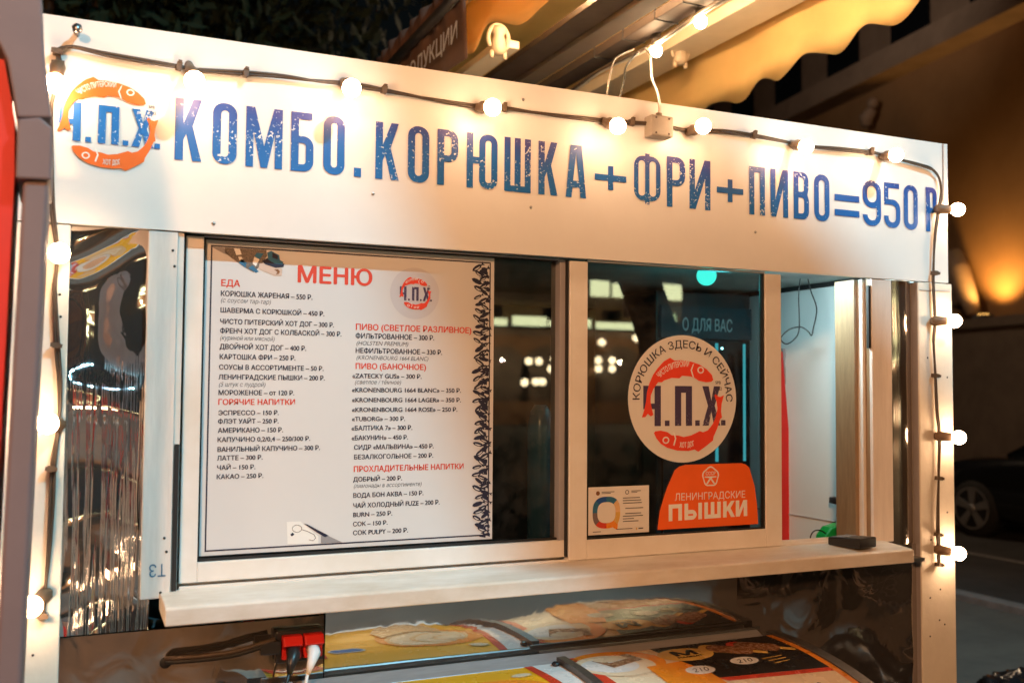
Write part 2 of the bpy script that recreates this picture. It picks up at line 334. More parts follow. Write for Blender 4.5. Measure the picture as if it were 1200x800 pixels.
_dg = bpy.context.evaluated_depsgraph_get
def fill(contours):
    """planar fill with holes -> verts2d, faces"""
    c = bpy.data.curves.new('tmp', 'CURVE'); c.dimensions = '2D'; c.fill_mode = 'BOTH'
    for ct in contours:
        sp = c.splines.new('POLY'); sp.points.add(len(ct)-1); sp.use_cyclic_u = True
        for p, q in zip(sp.points, ct): p.co = (q[0], q[1], 0, 1)
    o = bpy.data.objects.new('tmp', c); COL.objects.link(o); e = o.evaluated_get(_dg()); me = e.to_mesh()
    v = [(q.co.x, q.co.y) for q in me.vertices]; f = [tuple(p.vertices) for p in me.polygons]
    e.to_mesh_clear(); bpy.data.objects.remove(o); bpy.data.curves.remove(c)
    return v, f
_tc = {}
def text2d(body, bold=0., shear=0.):
    """letters at cap height 1, starting at x = 0; heavier weights are a few copies a hair apart, each a layer nearer the viewer"""
    k = (body, bold, shear)
    if k not in _tc:
        c = bpy.data.curves.new('tmp', 'FONT'); c.body = body; c.size = 1/.727; c.shear = shear
        o = bpy.data.objects.new('tmp', c); COL.objects.link(o); e = o.evaluated_get(_dg()); cu = e.to_curve(_dg(), apply_modifiers=False)
        loops = []
        for sp in cu.splines:
            pts = []; bp = sp.bezier_points; n = len(bp)
            for i in range(n):
                p, q = bp[i], bp[(i+1) % n]; p0, p1, p2, p3 = p.co, p.handle_right, q.handle_left, q.co
                m = 1 if (p1-p0).cross(p3-p0).length+(p2-p0).cross(p3-p0).length < 1e-5 else 4
                for j in range(m):
                    t = j/m; w = (p0*(1-t)**3+p1*3*t*(1-t)**2+p2*3*t*t*(1-t)+p3*t**3); pts.append((w.x, w.y))
            cl = [p for i, p in enumerate(pts) if i == 0 or abs(p[0]-pts[i-1][0])+abs(p[1]-pts[i-1][1]) > 1e-5]
            if len(cl) > 2: loops.append(cl)
        e.to_curve_clear(); bpy.data.objects.remove(o); bpy.data.curves.remove(c)
        def inside(p, l):
            r = False
            for i in range(len(l)):
                (xa, ya), (xb, yb) = l[i-1], l[i]
                if (ya > p[1]) != (yb > p[1]) and p[0] < (xb-xa)*(p[1]-ya)/(yb-ya)+xa: r = not r
            return r
        bb = [(min(p[0] for p in l), max(p[0] for p in l), min(p[1] for p in l), max(p[1] for p in l)) for l in loops]
        within = lambda i, j: i != j and bb[i][0] >= bb[j][0] and bb[i][1] <= bb[j][1] and bb[i][2] >= bb[j][2] and bb[i][3] <= bb[j][3] and all(inside(p, loops[j]) for p in loops[i])
        depth = [sum(within(i, j) for j in range(len(loops))) for i in range(len(loops))]
        outs = [l for l, d in zip(loops, depth) if d % 2 == 0]; hols = [l for l, d in zip(loops, depth) if d % 2]
        v, f, ly = [], [], []
        for i, l in enumerate(outs):
            hs = [h for h in hols if all(inside(p, l) for p in h)]
            a_, b_ = fill([l]+hs); n = len(v); v += a_; f += [tuple(n+j for j in q) for q in b_]; ly += [i % 3]*len(a_)
        x0 = min(q[0] for q in v); x1 = max(q[0] for q in v)
        sh = ((0, 0),) if bold <= .006 else ((-bold, 0), (bold, 0), (0, -bold*.6), (0, bold*.6))
        n = len(v)
        V = [(q[0]-x0+dx, q[1]*(1-bold)+bold*.5+dy, i*3+l) for i, (dx, dy) in enumerate(sh) for q, l in zip(v, ly)]
        F = [tuple(i*n+j for j in q) for i in range(len(sh)) for q in f]
        _tc[k] = (V, F, x1-x0)
    return _tc[k]
EPS = .00005
def put_text(mb, body, x0, x1, z, h, Y, m, bold=.02, shear=0., fn=None):
    v, f, w = text2d(body, bold, shear); s = (x1-x0)/w; up = Vector((0, -EPS, 0))
    mb.add([(Vector(fn(x0+q[0]*s, z+q[1]*h)) if fn else Vector((x0+q[0]*s, Y, z+q[1]*h)))+up*q[2] for q in v], f, m)
def put_poly(mb, contours, m, fn):
    v, f = fill(contours); mb.add([fn(*p) for p in v], f, m)
def put_flat(mb, contours, m, Y): put_poly(mb, contours, m, lambda x, z: (x, Y, z))
def circle(cx, cy, r, n=40, ry=None): return [(cx+r*cos(2*pi*i/n), cy+(ry or r)*sin(2*pi*i/n)) for i in range(n)]
def rrect(x0, y0, x1, y1, r, n=6, corners='1111'):
    o = []
    for k, (cx, cy, a) in enumerate(((x1-r, y1-r, 0), (x0+r, y1-r, 90), (x0+r, y0+r, 180), (x1-r, y0+r, 270))):
        if corners[k] == '0': o.append(((x1, y1), (x0, y1), (x0, y0), (x1, y0))[k])
        else: o += [(cx+r*cos(radians(a+90*i/n)), cy+r*sin(radians(a+90*i/n))) for i in range(n+1)]
    return o

# condensed display capitals: list of pieces, each a list of contours
def glyph(ch, w, h, s):
    t = s*.92; R = w*.46
    if ch == 'К': return [[[(0,0),(s,0),(s,.33*h),(s+.10*w,.43*h),(w-s*1.04,0),(w+.02*w,0),(s+.34*w,.56*h),(w,h),(w-s*1.02,h),(s,.60*h),(s,h),(0,h)]]]
    if ch in 'О0': return [[rrect(0,0,w,h,R), rrect(s,t,w-s,h-t,min(R*.55,(w-2*s)/2*.98))]]
    if ch == 'М': return [[[(0,0),(s,0),(s,.60*h),(w/2-.09*w,0),(w/2+.09*w,0),(w-s,.60*h),(w-s,0),(w,0),(w,h),(w-s*1.15,h),(w/2,.36*h),(s*1.15,h),(0,h)]]]
    if ch == 'Б':
        o = [(0,0)]+[(w-R+R*sin(radians(a)), R-R*cos(radians(a))) for a in range(0,91,15)]+[(w-R+R*cos(radians(a)), .6*h-R+R*sin(radians(a))) for a in range(0,91,15)]+[(s,.6*h),(s,h-t),(w*.93,h-t),(w*.93,h),(0,h)]
        return [[o, rrect(s,t,w-s,.6*h-t,(w-2*s)*.45,corners='1001')]]
    if ch == 'В':
        r = R*.9
        o = [(0,0)]+[(w-r+r*sin(radians(a)), r-r*cos(radians(a))) for a in range(0,91,15)]+[(w,.53*h-r*.7),(w-.10*w,.53*h),(w*.97,.53*h+r*.7)]+[(w*.97-r+r*cos(radians(a)), h-r+r*sin(radians(a))) for a in range(0,91,15)]+[(0,h)]
        q = (w-2*s)*.45
        return [[o, rrect(s,t,w-s,.52*h-t*.5,q,corners='1001'), rrect(s,.52*h+t*.5,w-s*1.03,h-t,q,corners='1001')]]
    if ch == 'Р':
        o = [(0,0),(s,0),(s,.42*h)]+[(w-R+R*sin(radians(a)), .42*h+R-R*cos(radians(a))) for a in range(0,91,15)]+[(w-R+R*cos(radians(a)), h-R+R*sin(radians(a))) for a in range(0,91,15)]+[(0,h)]
        return [[o, rrect(s,.42*h+t,w-s,h-t,(w-2*s)*.45,corners='1001')]]
    if ch == 'Ю':
        k = .40*w; W2 = w-k
        return [[[(0,0),(s,0),(s,h),(0,h)]], [[(s,.45*h),(k,.45*h),(k,.57*h),(s,.57*h)]],
                [[(x+k, y) for x, y in rrect(0,0,W2,h,W2*.46)], [(x+k, y) for x, y in rrect(s,t,W2-s,h-t,(W2-2*s)*.48)]]]
    if ch == 'Ы':
        k = .70*w; h6 = .60*h; o = [(0,0)]+[(k-R*.6+R*.6*sin(radians(a)), R*.6-R*.6*cos(radians(a))) for a in range(0,91,15)]+[(k-R*.6+R*.6*cos(radians(a)), h6-R*.6+R*.6*sin(radians(a))) for a in range(0,91,15)]+[(s,h6),(s,h),(0,h)]
        return [[o, [(s,t),(k-s*1.05,t),(k-s*.95,t*1.1),(k-s*.95,h6-t*1.1),(k-s*1.05,h6-t),(s,h6-t)]], [[(w-s,0),(w,0),(w,h),(w-s,h)]]]
    if ch == 'Ш':
        a = (w-s)/2
        return [[[(0,0),(w,0),(w,h),(w-s,h),(w-s,t),(a+s,t),(a+s,h),(a,h),(a,t),(s,t),(s,h),(0,h)]]]
    if ch == 'А': return [[[(0,0),(s*.95,0),(s*1.12,.19*h),(w-s*1.12,.19*h),(w-.95*s,0),(w,0),(w/2+.27*w,h),(w/2-.27*w,h)], [(s*1.22,.32*h),(w/2,.86*h),(w-s*1.22,.32*h)]]]
    if ch == '+': a = (w-s*.8)/2; b = (h-s*.8)/2; return [[[(a,0),(w-a,0),(w-a,b),(w,b),(w,h-b),(w-a,h-b),(w-a,h),(a,h),(a,h-b),(0,h-b),(0,b),(a,b)]]]
    if ch == '=': return [[[(0,0),(w,0),(w,h*.3),(0,h*.3)]], [[(0,h*.7),(w,h*.7),(w,h),(0,h)]]]
    if ch == 'Ф':
        s2 = s*.8; c0, c1 = w/2-s2/2, w/2+s2/2; lo, hi = .07*h, .95*h; q = (c0-s2)*.48
        return [[rrect(0,lo,w,hi,w*.34), rrect(s2,lo+t*.8,c0,hi-t*.8,q), rrect(c1,lo+t*.8,w-s2,hi-t*.8,q)], [[(c0,0),(c1,0),(c1,lo),(c0,lo)]], [[(c0,hi),(c1,hi),(c1,h),(c0,h)]]]
    if ch == 'И': return [[[(0,0),(s*1.1,0),(w-s,.62*h),(w-s,0),(w,0),(w,h),(w-1.1*s,h),(s,.38*h),(s,h),(0,h)]]]
    if ch == 'П': return [[[(0,0),(s,0),(s,h-t),(w-s,h-t),(w-s,0),(w,0),(w,h),(0,h)]]]
    if ch == 'Х': return [[[(0,0),(1.05*s,0),(w/2,.36*h),(w-1.05*s,0),(w,0),(w/2+.55*s,.5*h),(w,h),(w-1.05*s,h),(w/2,.64*h),(1.05*s,h),(0,h),(w/2-.55*s,.5*h)]]]
    if ch == 'Ч': return [[[(w-s,0),(w,0),(w,h),(w-s,h),(w-s,.56*h),(s,.56*h),(s,h),(0,h),(0,.42*h),(w-s,.42*h)]]]
    if ch == '.': return [[[(0,0),(w,0),(w,h),(0,h)]]]
    def J(top, tip):
        r = R; q = (w-2*s)*.48
        out = [(w,top)]+[(w-r+r*cos(radians(a)), r-r*sin(radians(a))) for a in range(0,91,15)]+[(r-r*sin(radians(a)), r-r*cos(radians(a))) for a in range(0,91,15)]+[(0,tip),(s,tip)]
        return out+[(s+q-q*cos(radians(a)), t+q-q*sin(radians(a))) for a in range(0,91,30)]+[(w-s-q+q*sin(radians(a)), t+q-q*cos(radians(a))) for a in range(0,91,30)]+[(w-s,top)]
    if ch == '9': return [[rrect(0,.40*h,w,h,R,corners='1110'), rrect(s,.40*h+t,w-s,h-t,(w-2*s)*.48)], [J(.40*h, .24*h)]]
    if ch == '5':
        top = .63*h
        o = J(top-R, .26*h)[:-1]
        arc = [(w-R+R*cos(radians(a)), top-R+R*sin(radians(a))) for a in range(15,91,15)]
        q = (w-2*s)*.48
        inn = [(w-s-q+q*cos(radians(a)), top-t-q+q*sin(radians(a))) for a in range(0,91,30)]
        body = o+inn+[(0,top-t),(0,top)]+arc[::-1]
        return [[body], [[(0,top),(s,top),(s,h-t),(0,h-t)]], [[(0,h-t),(w*.94,h-t),(w*.94,h),(0,h)]]]
    return []

# logo: two fish round the letters, drawn in a unit disc
FISH_TOP = [(.557,.300),(.53,.38),(.43,.47),(.29,.545),(.14,.585),(-.05,.605),(-.17,.595),(-.25,.64),(-.36,.585),(-.40,.55),(-.48,.47),(-.56,.37),(-.63,.23),(-.67,.10),(-.69,-.06),(-.72,-.18),(-.76,-.29),(-.70,-.285),(-.655,-.235),(-.60,-.275),(-.555,-.25),(-.58,-.16),(-.605,-.05),(-.60,.05),(-.555,.15),(-.47,.255),(-.40,.255),(-.36,.285),(-.22,.325),(-.08,.32),(-.03,.36),(.12,.352),(.2,.33),(.28,.285),(.42,.262),(.52,.272)]
FISH_BOT = [(-.545,-.53),(-.50,-.615),(-.42,-.70),(-.30,-.765),(-.12,-.81),(.08,-.82),(.20,-.80),(.27,-.835),(.40,-.76),(.55,-.66),(.56,-.60),(.63,-.47),(.69,-.32),(.72,-.30),(.705,-.2),(.715,-.08),(.76,.06),(.69,.03),(.655,.035),(.60,.075),(.575,.05),(.62,-.05),(.635,-.16),(.60,-.29),(.545,-.40),(.45,-.50),(.36,-.53),(.30,-.51),(.14,-.575),(0,-.60),(-.1,-.575),(-.22,-.57),(-.30,-.52),(-.42,-.495),(-.52,-.505)]
def logo(mb, cx, cz, rx, rz, Y, fishm, inkm, dark, ring=None, small=True):
    e = .0006
    fn = lambda d: (lambda u, v: (cx+u*rx, Y-d, cz+v*rz))
    for ch, u0, u1 in (('Ч', -.734, -.417), ('П', -.16, .156), ('Х', .35, .69)):
        for pc in glyph(ch, u1-u0, .625, .115): put_poly(mb, [[(x+u0, y-.425) for x, y in c] for c in pc], inkm, fn(0))
    for u0 in (-.345, .215, .705): put_poly(mb, [[(u0, -.425), (u0+.085, -.425), (u0+.085, -.34), (u0, -.34)]], inkm, fn(0))
    put_poly(mb, [FISH_TOP], fishm, fn(e)); put_poly(mb, [FISH_BOT], fishm, fn(e))
    for x, y in ((.315, .455), (-.33, -.645)): put_poly(mb, [circle(x, y, .062, 20, .055), circle(x, y, .04, 16, .035)], 'whiteink', fn(2*e))
    put_poly(mb, [[(.17,.545),(.19,.555),(.15,.45),(.19,.335),(.165,.345),(.125,.45)]], 'whiteink', fn(2*e))
    put_poly(mb, [[(-.20,-.52),(-.175,-.525),(-.14,-.62),(-.175,-.735),(-.20,-.725),(-.165,-.62)]], 'whiteink', fn(2*e))
    if small:
        def arc(body, r, a0, a1, h, c0=(0, 0), flip=1):
            v, f, w = text2d(body, .03)
            def g(u, q, l=0):
                a = radians(a0+(a1-a0)*u/w); rr = r+q*h*flip
                return (cx+(c0[0]+rr*cos(a))*rx, Y-2*e-l*EPS, cz+(c0[1]+rr*sin(a))*rz)
            mb.add([g(*p) for p in v], f, 'whiteink')
        arc('ЧИСТО ПИТЕРСКИЙ', .665, 134, 84, .095, (.02, -.16))
        arc('ХОТ ДОГ', .765, -96, -75, .085, (0, 0), -1)
        put_text(mb, 'SPB', .60, .70, .235, .052, 0, dark, .02, fn=fn(0)); put_text(mb, '2022', .60, .72, .135, .052, 0, dark, .02, fn=fn(0))

# ================================================================== GROUND, ROAD
g = MB(); g.add([(-60,-80,-.004),(90,-80,-.004),(90,90,-.004),(-60,90,-.004)], [(0,1,2,3)], 'asph'); struct(g.build('ground'))
g = MB(); g.add([(-8,-6.5,0),(6.6,-6.5,0),(6.6,30,0),(-8,30,0)], [(0,1,2,3)], 'pave'); struct(g.build('pavement'))
g = MB(); g.box((6.6,-6.5,-.05),(6.76,30,.05), 'kerb'); struct(g.build('kerb'))
g = MB(); g.add([(8.56,-20,.002),(8.68,-20,.002),(8.68,40,.002),(8.56,40,.002)], [(0,1,2,3)], 'kerb'); struct(g.build('road_marking'))

# ================================================================== KIOSK
K = thing('street_food_kiosk', 'white street food kiosk with lit price board, sliding windows and polished steel panels', 'kiosk', (1.3, 1.0, 0))
HX0, HX1 = -.055, 2.672; HZ0, HZ1 = 2.002, 2.456
mb = MB(); mb.box((HX0, 0, HZ0), (HX1, .018, HZ1), 'header'); mb.box((HX0, .02, HZ1-.02), (HX1, .06, HZ1-.002), 'header'); mb.box((HX1-.02,.02,HZ0),(HX1-.002,.06,HZ1-.022),'header')
head = mb.build('header_board', K)
mb = MB()
for px, py in ((437,227),(622,243),(885,272),(613,117),(250,262)):
    p = P(px, py, 0); mb = MB(); mb.sphere((p.x, -.001, p.z), .0042, 'alu', 10, 6, (1, .5, 1)); mb.build('screw_head', head)
mb = MB(); mb.box((HX1-.021, -.0025, HZ0+.24), (HX1-.0185, -.0003, HZ1-.001), 'greyframe'); mb.box((HX1-.0175, -.004, HZ0+.24), (HX1-.001, -.0003, HZ1-.001), 'header'); mb.build('edge_fold', head)
# bolt at the upper corner
p = P(90, 40, 0); mb = MB(); mb.tube([(p.x, 0, p.z), (p.x, -.035, p.z)], .006, 'alu'); mb.tube([(p.x, -.030, p.z), (p.x, -.042, p.z)], .011, 'alu', 6); mb.build('bolt', head)
# big lettering
BIG = [('К',205,236),('О',249,277.5),('М',288,331),('Б',341,367.5),('О',379,404),('.',415,423.5),('К',440,467),('О',478,503),('Р',512.5,537),('Ю',547,583),('Ш',591,622),('К',631,653),('А',663,687),('+',697,734),('Ф',743,774),('Р',781.5,803),('И',808,832.5),('+',840,871),('П',878,896.5),('И',903,923.5),('В',930,948),('О',954,972),('=',978,1007),('9',1011,1032.5),('5',1036,1055),('0',1059,1075.5),('Р',1085,1098)]
Z0, HH = 2.164, .1425
mb = MB(); rnd = random.Random(3)
for ch, xa, xb in BIG:
    yy = 187+(xa-205)*.0965-30
    x0 = P(xa, yy, -.002).x; x1 = P(xb, yy, -.002).x; w = x1-x0; z = Z0; h = HH; s = .0185
    if ch == '+': h = .066; z = Z0+.030; s = .021
    if ch == '=': h = .066; z = Z0+.022
    if ch == '.': h = .022
    if ch in 'МШЮ': s = .0175
    if ch == 'Ф': s = .018
    for pc in glyph(ch, w, h, s): put_flat(mb, [[(x0+a, z+b) for a, b in c] for c in pc], 'bigink', -.002)
mb.build('price_lettering', head)
mb = MB()
c0, c1 = P(61,140,-.002), P(190,140,-.002)
lz = (P(125,84.5,0).z+P(125,203,0).z)/2; rz = (P(125,84.5,0).z-P(125,203,0).z)/2/.815
lcx = (P(69,150,-.002).x+P(188,150,-.002).x)/2-.004; lrx = (P(188,150,-.002).x-P(69,150,-.002).x)/(.79+.734)
logo(mb, lcx, lz+.01, lrx, lrx, -.002, 'orangefish', 'logoink', 'grayink')
mb.build('fish_logo', head)

# corner posts
def strip(mb, pts, Y, d, m):
    a = [P(px, py, Y) for px, py in pts]; mb.prism(a, (0, d, 0), m)
xl = P(83,270,0).x; xr0 = P(1079,600,0).x; xr1 = P(1119,600,0).x
mb = MB(); mb.box((HX0, 0, 0), (xl, .07, HZ0-.003), 'post'); lp = mb.build('corner_post', K, bevel=.003)
mb = MB(); mb.box((xr0, 0, 0), (xr1, .07, HZ0-.003), 'post'); rp = mb.build('corner_post', K, bevel=.003)
def holes(post, pts):
    for px, py in pts:
        p = P(px, py, 0); mb = MB(); mb.tube([(p.x, .002, p.z), (p.x, -.0012, p.z)], .0028, 'rubber', 10); mb.build('screw_hole', post)
holes(lp, ((71,371),(36.5+2,767),(70,345)))
holes(rp, ((1098,318),(1087,419),(1110,442),(1102,690),(1101,726),(1107,731),(1090,745),(1090,700),(1110,600),(1091,632)))
# upper edge plate of right post
mb = MB(); a = P(1079,338,0); mb.box((xr0+.004,-.003,a.z-.006),(xr1-.012,-.0005,a.z-.0045),'greyframe'); mb.build('joint_line', rp)

# steel
SY = .02
ztrim = P(165,703,0).z
tl0, tl1 = P(169.5,480,0).x, P(204.5,480,0).x
def sheet(name, x0, x1, z0, z1, m, nx=1):
    mb = MB(); mb.box((x0, SY, z0), (x1, SY+.012, z1), m); return mb.build(name, K)
zs = P(120,743,SY).z
sheet('steel_panel', xl, tl0+.02, zs+.003, HZ0-.001, 'steelL')
seam1 = P(380,730,SY).x; seam2 = P(862,690,SY).x
sheet('steel_panel', xl, seam1-.001, .05, zs, 'steelB'); mb = MB(); mb.prism([(seam1+.001, SY, .90), (seam1+.001, SY-.012, 1.17), (seam1+.001, SY+.012, 1.17), (seam1+.001, SY+.012, .05), (seam1+.001, SY, .05)], (seam2-seam1-.002, 0, 0), 'steel'); mb.build('steel_panel', K); sheet('steel_panel', seam2+.001, xr0, .05, 1.17, 'steelB')
jx0, jx1, jx2 = P(1023,480,.005).x, P(1046,480,.005).x, P(1072,480,SY).x
mb = MB(); aw = (jx2-jx1)/2; xm = (jx1+jx2)/2; k_ = 14; ha = radians(34); rr_ = aw/sin(ha); vs = []
for i in range(k_+1):
    t = -ha+2*ha*i/k_; vs += [(xm+rr_*sin(t), SY+.012-rr_*(cos(t)-cos(ha)), z) for z in (1.172, HZ0-.001)]
mb.add(vs, [(2*i, 2*i+2, 2*i+3, 2*i+1) for i in range(k_)], 'steelR', True); mb.box((jx1, SY+.013, 1.172), (jx2, SY+.02, HZ0-.001), 'alud'); mb.build('steel_panel', K)
mb = MB(); mb.box((jx2, .004, .05), (xr0-.001, .03, HZ0-.004), 'greyframe'); mb.build('edge_trim', K)
# boards either side of the window
mb = MB(); mb.box((tl0, .003, ztrim), (tl1, .03, HZ0-.003), 'wood'); bd = mb.build('trim_board', K, bevel=.002)
mb = MB()
for px, py in ((202.5,293.5),(204.5,312),(192.5,630),(195,646),(188,694)):
    p = P(px, py, .003); mb = MB(); mb.tube([(p.x, .004, p.z), (p.x, .0015, p.z)], .0030, 'rubber', 10); mb.build('screw_hole', bd)
mb = MB()
v, f, w = text2d('ТЗ', .0, 0)     # pencilled mark on the board, written upside down
p = P(183,668,.003); mb.add([(p.x+.02-q[0]*.022, .0018, p.z+.014-q[1]*.028) for q in v], f, 'skyink'); mb.build('pencil_mark', bd)
mb = MB(); mb.box((jx0, .005, 1.185), (jx1, .03, HZ0-.003), 'wood'); mb.build('trim_board', K, bevel=.002)
mb = MB(); mb.box((tl1+.001, .012, ztrim+.01), (tl1+.014, .03, HZ0-.003), 'white'); mb.build('trim_strip', K)
mb = MB(); a, b = P(203,700,.02), P(203,520,.02); mb.box((tl1+.003,.008,a.z),(tl1+.013,.0115,b.z),'rubber'); mb.build('gap_seal', K)
# window frame, fixed pane, sliding sash
FY, SHY = .035, .018      # front faces
fx0 = P(214,480,FY).x; fx1 = P(235,480,FY).x; fxr0 = P(655.5,480,FY).x; fxr1 = P(663.5,480,FY).x
fz0 = P(450,645.5,FY).z; fztop = P(450,289.5,FY).z; fzb = P(450,667,FY).z
mb = MB()
mb.box((fx0, FY, fzb), (fx1, .09, HZ0-.004), 'white')                 # stile
mb.box((fx1, FY, fzb), (fxr1, .09, fz0), 'white')                     # bottom rail
mb.box((fx1, FY, fztop), (fxr1, .09, HZ0-.004), 'greyframe')          # head
mb.box((fxr0, FY, fz0), (fxr1, .09, fztop), 'greyframe')              # right stile
ff = mb.build('fixed_frame', K, bevel=.002)
mb = MB(); mb.box((fx1-.001, FY+.012, fz0-.001), (fx1+.005, FY+.02, fztop), 'rubber'); mb.box((fx1, FY+.012, fz0-.001), (fxr0, FY+.02, fz0+.006), 'rubber'); mb.box((fx1, FY+.012, fztop-.006), (fxr0, FY+.02, fztop+.001), 'rubber'); mb.build('gasket', ff)
GF = .062
mb = MB(); mb.quad([(fx1, GF, fz0), (fxr0, GF, fz0), (fxr0, GF, fztop), (fx1, GF, fztop)], 'glassd'); mb.build('window_pane', ff)
# sash
sx0, sx1, sx2, sx3 = P(667.5,480,SHY).x, P(688.5,480,SHY).x, P(897.5,480,SHY).x, P(916,480,SHY).x
szt = P(790,311,SHY).z; szb = P(790,626,SHY).z; szbb = P(790,648,SHY).z
mb = MB()
mb.box((sx0, SHY, szbb), (sx1, SHY+.03, HZ0-.006), 'white'); mb.box((sx2, SHY, szbb), (sx3, SHY+.03, HZ0-.006), 'white')
mb.box((sx1, SHY, szbb), (sx2, SHY+.03, szb), 'white'); mb.box((sx1, SHY, szt), (sx2, SHY+.03, HZ0-.006), 'white')
sash = mb.build('sliding_sash', K, bevel=.002)
GS = .036
mb = MB(); mb.quad([(sx1, GS, szb), (sx2, GS, szb), (sx2, GS, szt), (sx1, GS, szt)], 'glass'); mb.build('window_pane', sash)
mb = MB(); e = .006
mb.box((sx2-e, SHY+.006, szb), (sx2, SHY+.016, szt), 'rubber'); mb.box((sx1, SHY+.006, szt-e), (sx2-e, SHY+.016, szt), 'rubber'); mb.box((sx1, SHY+.006, szb), (sx2-e, SHY+.016, szb+.004), 'rubber'); mb.build('gasket', sash)
mb = MB(); mb.box((sx0-.006, SHY+.006, szbb+.01), (sx0-.001, SHY+.03, HZ0-.004), 'rubber'); mb.build('brush_seal', sash)
# bottom tracks and right jamb
mb = MB()
j0, j1, j2, j3 = P(1003,480,.05).x, P(1010,480,.04).x, P(1016,480,.03).x, jx0
mb.box((fx0, .022, szbb-.028), (j3, .10, szbb-.004), 'white'); mb.box((fx0, .024, szbb-.004), (j3, .030, szbb+.003), 'white'); mb.box((fx0, .066, szbb-.004), (j3, .072, szbb+.006), 'white')
mb.build('bottom_track', K)
mb = MB()
mb.box((j0, .055, 1.18), (j1, .14, HZ0-.002), 'bronze'); mb.box((j1, .035, 1.18), (j2, .15, HZ0-.002), 'white'); mb.box((j2, .018, 1.18), (j3-.001, .15, HZ0-.002), 'bronze')
mb.build('jamb', K)
mb = MB(); a, b = P(1021,408,.015), P(1021,335,.015); mb.box((j3-.011,.008,a.z),(j3-.002,.0175,b.z),'rubber'); mb.build('gap_seal', K)
# sill
a0 = P(193,735.7,-.12); a1 = P(1071.7,658,-.12)
mb = MB(); prof = [(-.12, 1.142), (-.12, 1.178), (-.112, 1.182), (.021, 1.192), (.021, 1.150), (-.105, 1.142)]
mb.prism([(a0.x, y, z) for y, z in prof], (a1.x-a0.x, 0, 0), 'sillw'); mb.build('sill', K, bevel=.003)
mb = MB(); p = P(1055,663,-.02); mb.box((p.x-.05, -.06, 1.130), (p.x+.06, .019, 1.141), 'alu'); mb.build('sill_bracket', K)
# body
mb = MB(); mb.box((HX0, .072, 0), (HX0+.05, 2.0, 2.44), 'post'); mb.build('side_wall', K)
mb = MB(); mb.box((2.60, .072, 0), (2.66, 2.0, 2.44), 'iwall'); rw = mb.build('side_wall', K)
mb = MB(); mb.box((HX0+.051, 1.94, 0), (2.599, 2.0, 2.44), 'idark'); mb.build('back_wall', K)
mb = MB(); mb.box((HX0+.051, .10, 2.045), (2.599, 1.939, 2.08), 'iceil'); mb.build('ceiling', K)
mb = MB(); mb.box((HX0+.051, .021, 2.10), (2.599, 1.939, 2.43), 'post'); mb.build('roof', K)
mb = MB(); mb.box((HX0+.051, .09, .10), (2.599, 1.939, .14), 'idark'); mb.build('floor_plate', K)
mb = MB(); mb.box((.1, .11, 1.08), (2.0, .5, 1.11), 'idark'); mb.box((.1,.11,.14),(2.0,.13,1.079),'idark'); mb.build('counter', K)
# dark seam where the wall meets the ceiling, sheet joint, handle
mb = MB(); mb.box((2.585, .2, 2.028), (2.5995, 1.9, 2.0445), 'rubber'); mb.build('cornice_strip', rw)
a = PX(960,608,2.599); mb = MB(); mb.box((2.597, .3, a.z-.002), (2.5995, 1.2, a.z+.001), 'greyframe'); mb.build('sheet_joint', rw)
h = PX(975,585,2.56); h2 = PX(1008,590,2.56); mb = MB(); mb.box((2.545, h2.y-.02, h.z-.012), (2.575, h.y, h.z+.010), 'alud'); mb.box((2.575, h2.y+.0, h.z-.008), (2.5995, h2.y+.02, h.z+.006), 'black'); mb.build('door_handle', rw, bevel=.003)

# ------------------------------------------------------------------ menu poster
mpY = GF-.0035
m0 = P(237,480,mpY); m1 = P(577.8,480,mpY); mz1 = P(400,291,mpY).z; mz0 = P(400,641.5,mpY).z
T = thing('menu_poster', 'large white paper menu with navy border and fish pattern stuck on the fixed window', 'menu', (m0.x, mpY, mz0))
mb = MB(); mb.box((m0.x, mpY, mz0), (m1.x, mpY+.0025, mz1), 'paper'); mb.build('sheet', T)
Yp = mpY-.0005
bx0 = P(243.2,480,Yp).x; bx1 = P(573.8,480,Yp).x; bz0 = P(400,637.0,Yp).z; bz1 = P(400,296.5,Yp).z
mb = MB(); lw = .0035
put_flat(mb, [[(bx0,bz0),(bx1,bz0),(bx1,bz1),(bx0,bz1)], [(bx0+lw,bz0+lw),(bx1-lw,bz0+lw),(bx1-lw,bz1-lw),(bx0+lw,bz1-lw)]], 'navy', Yp)
mb.build('border_line', T)
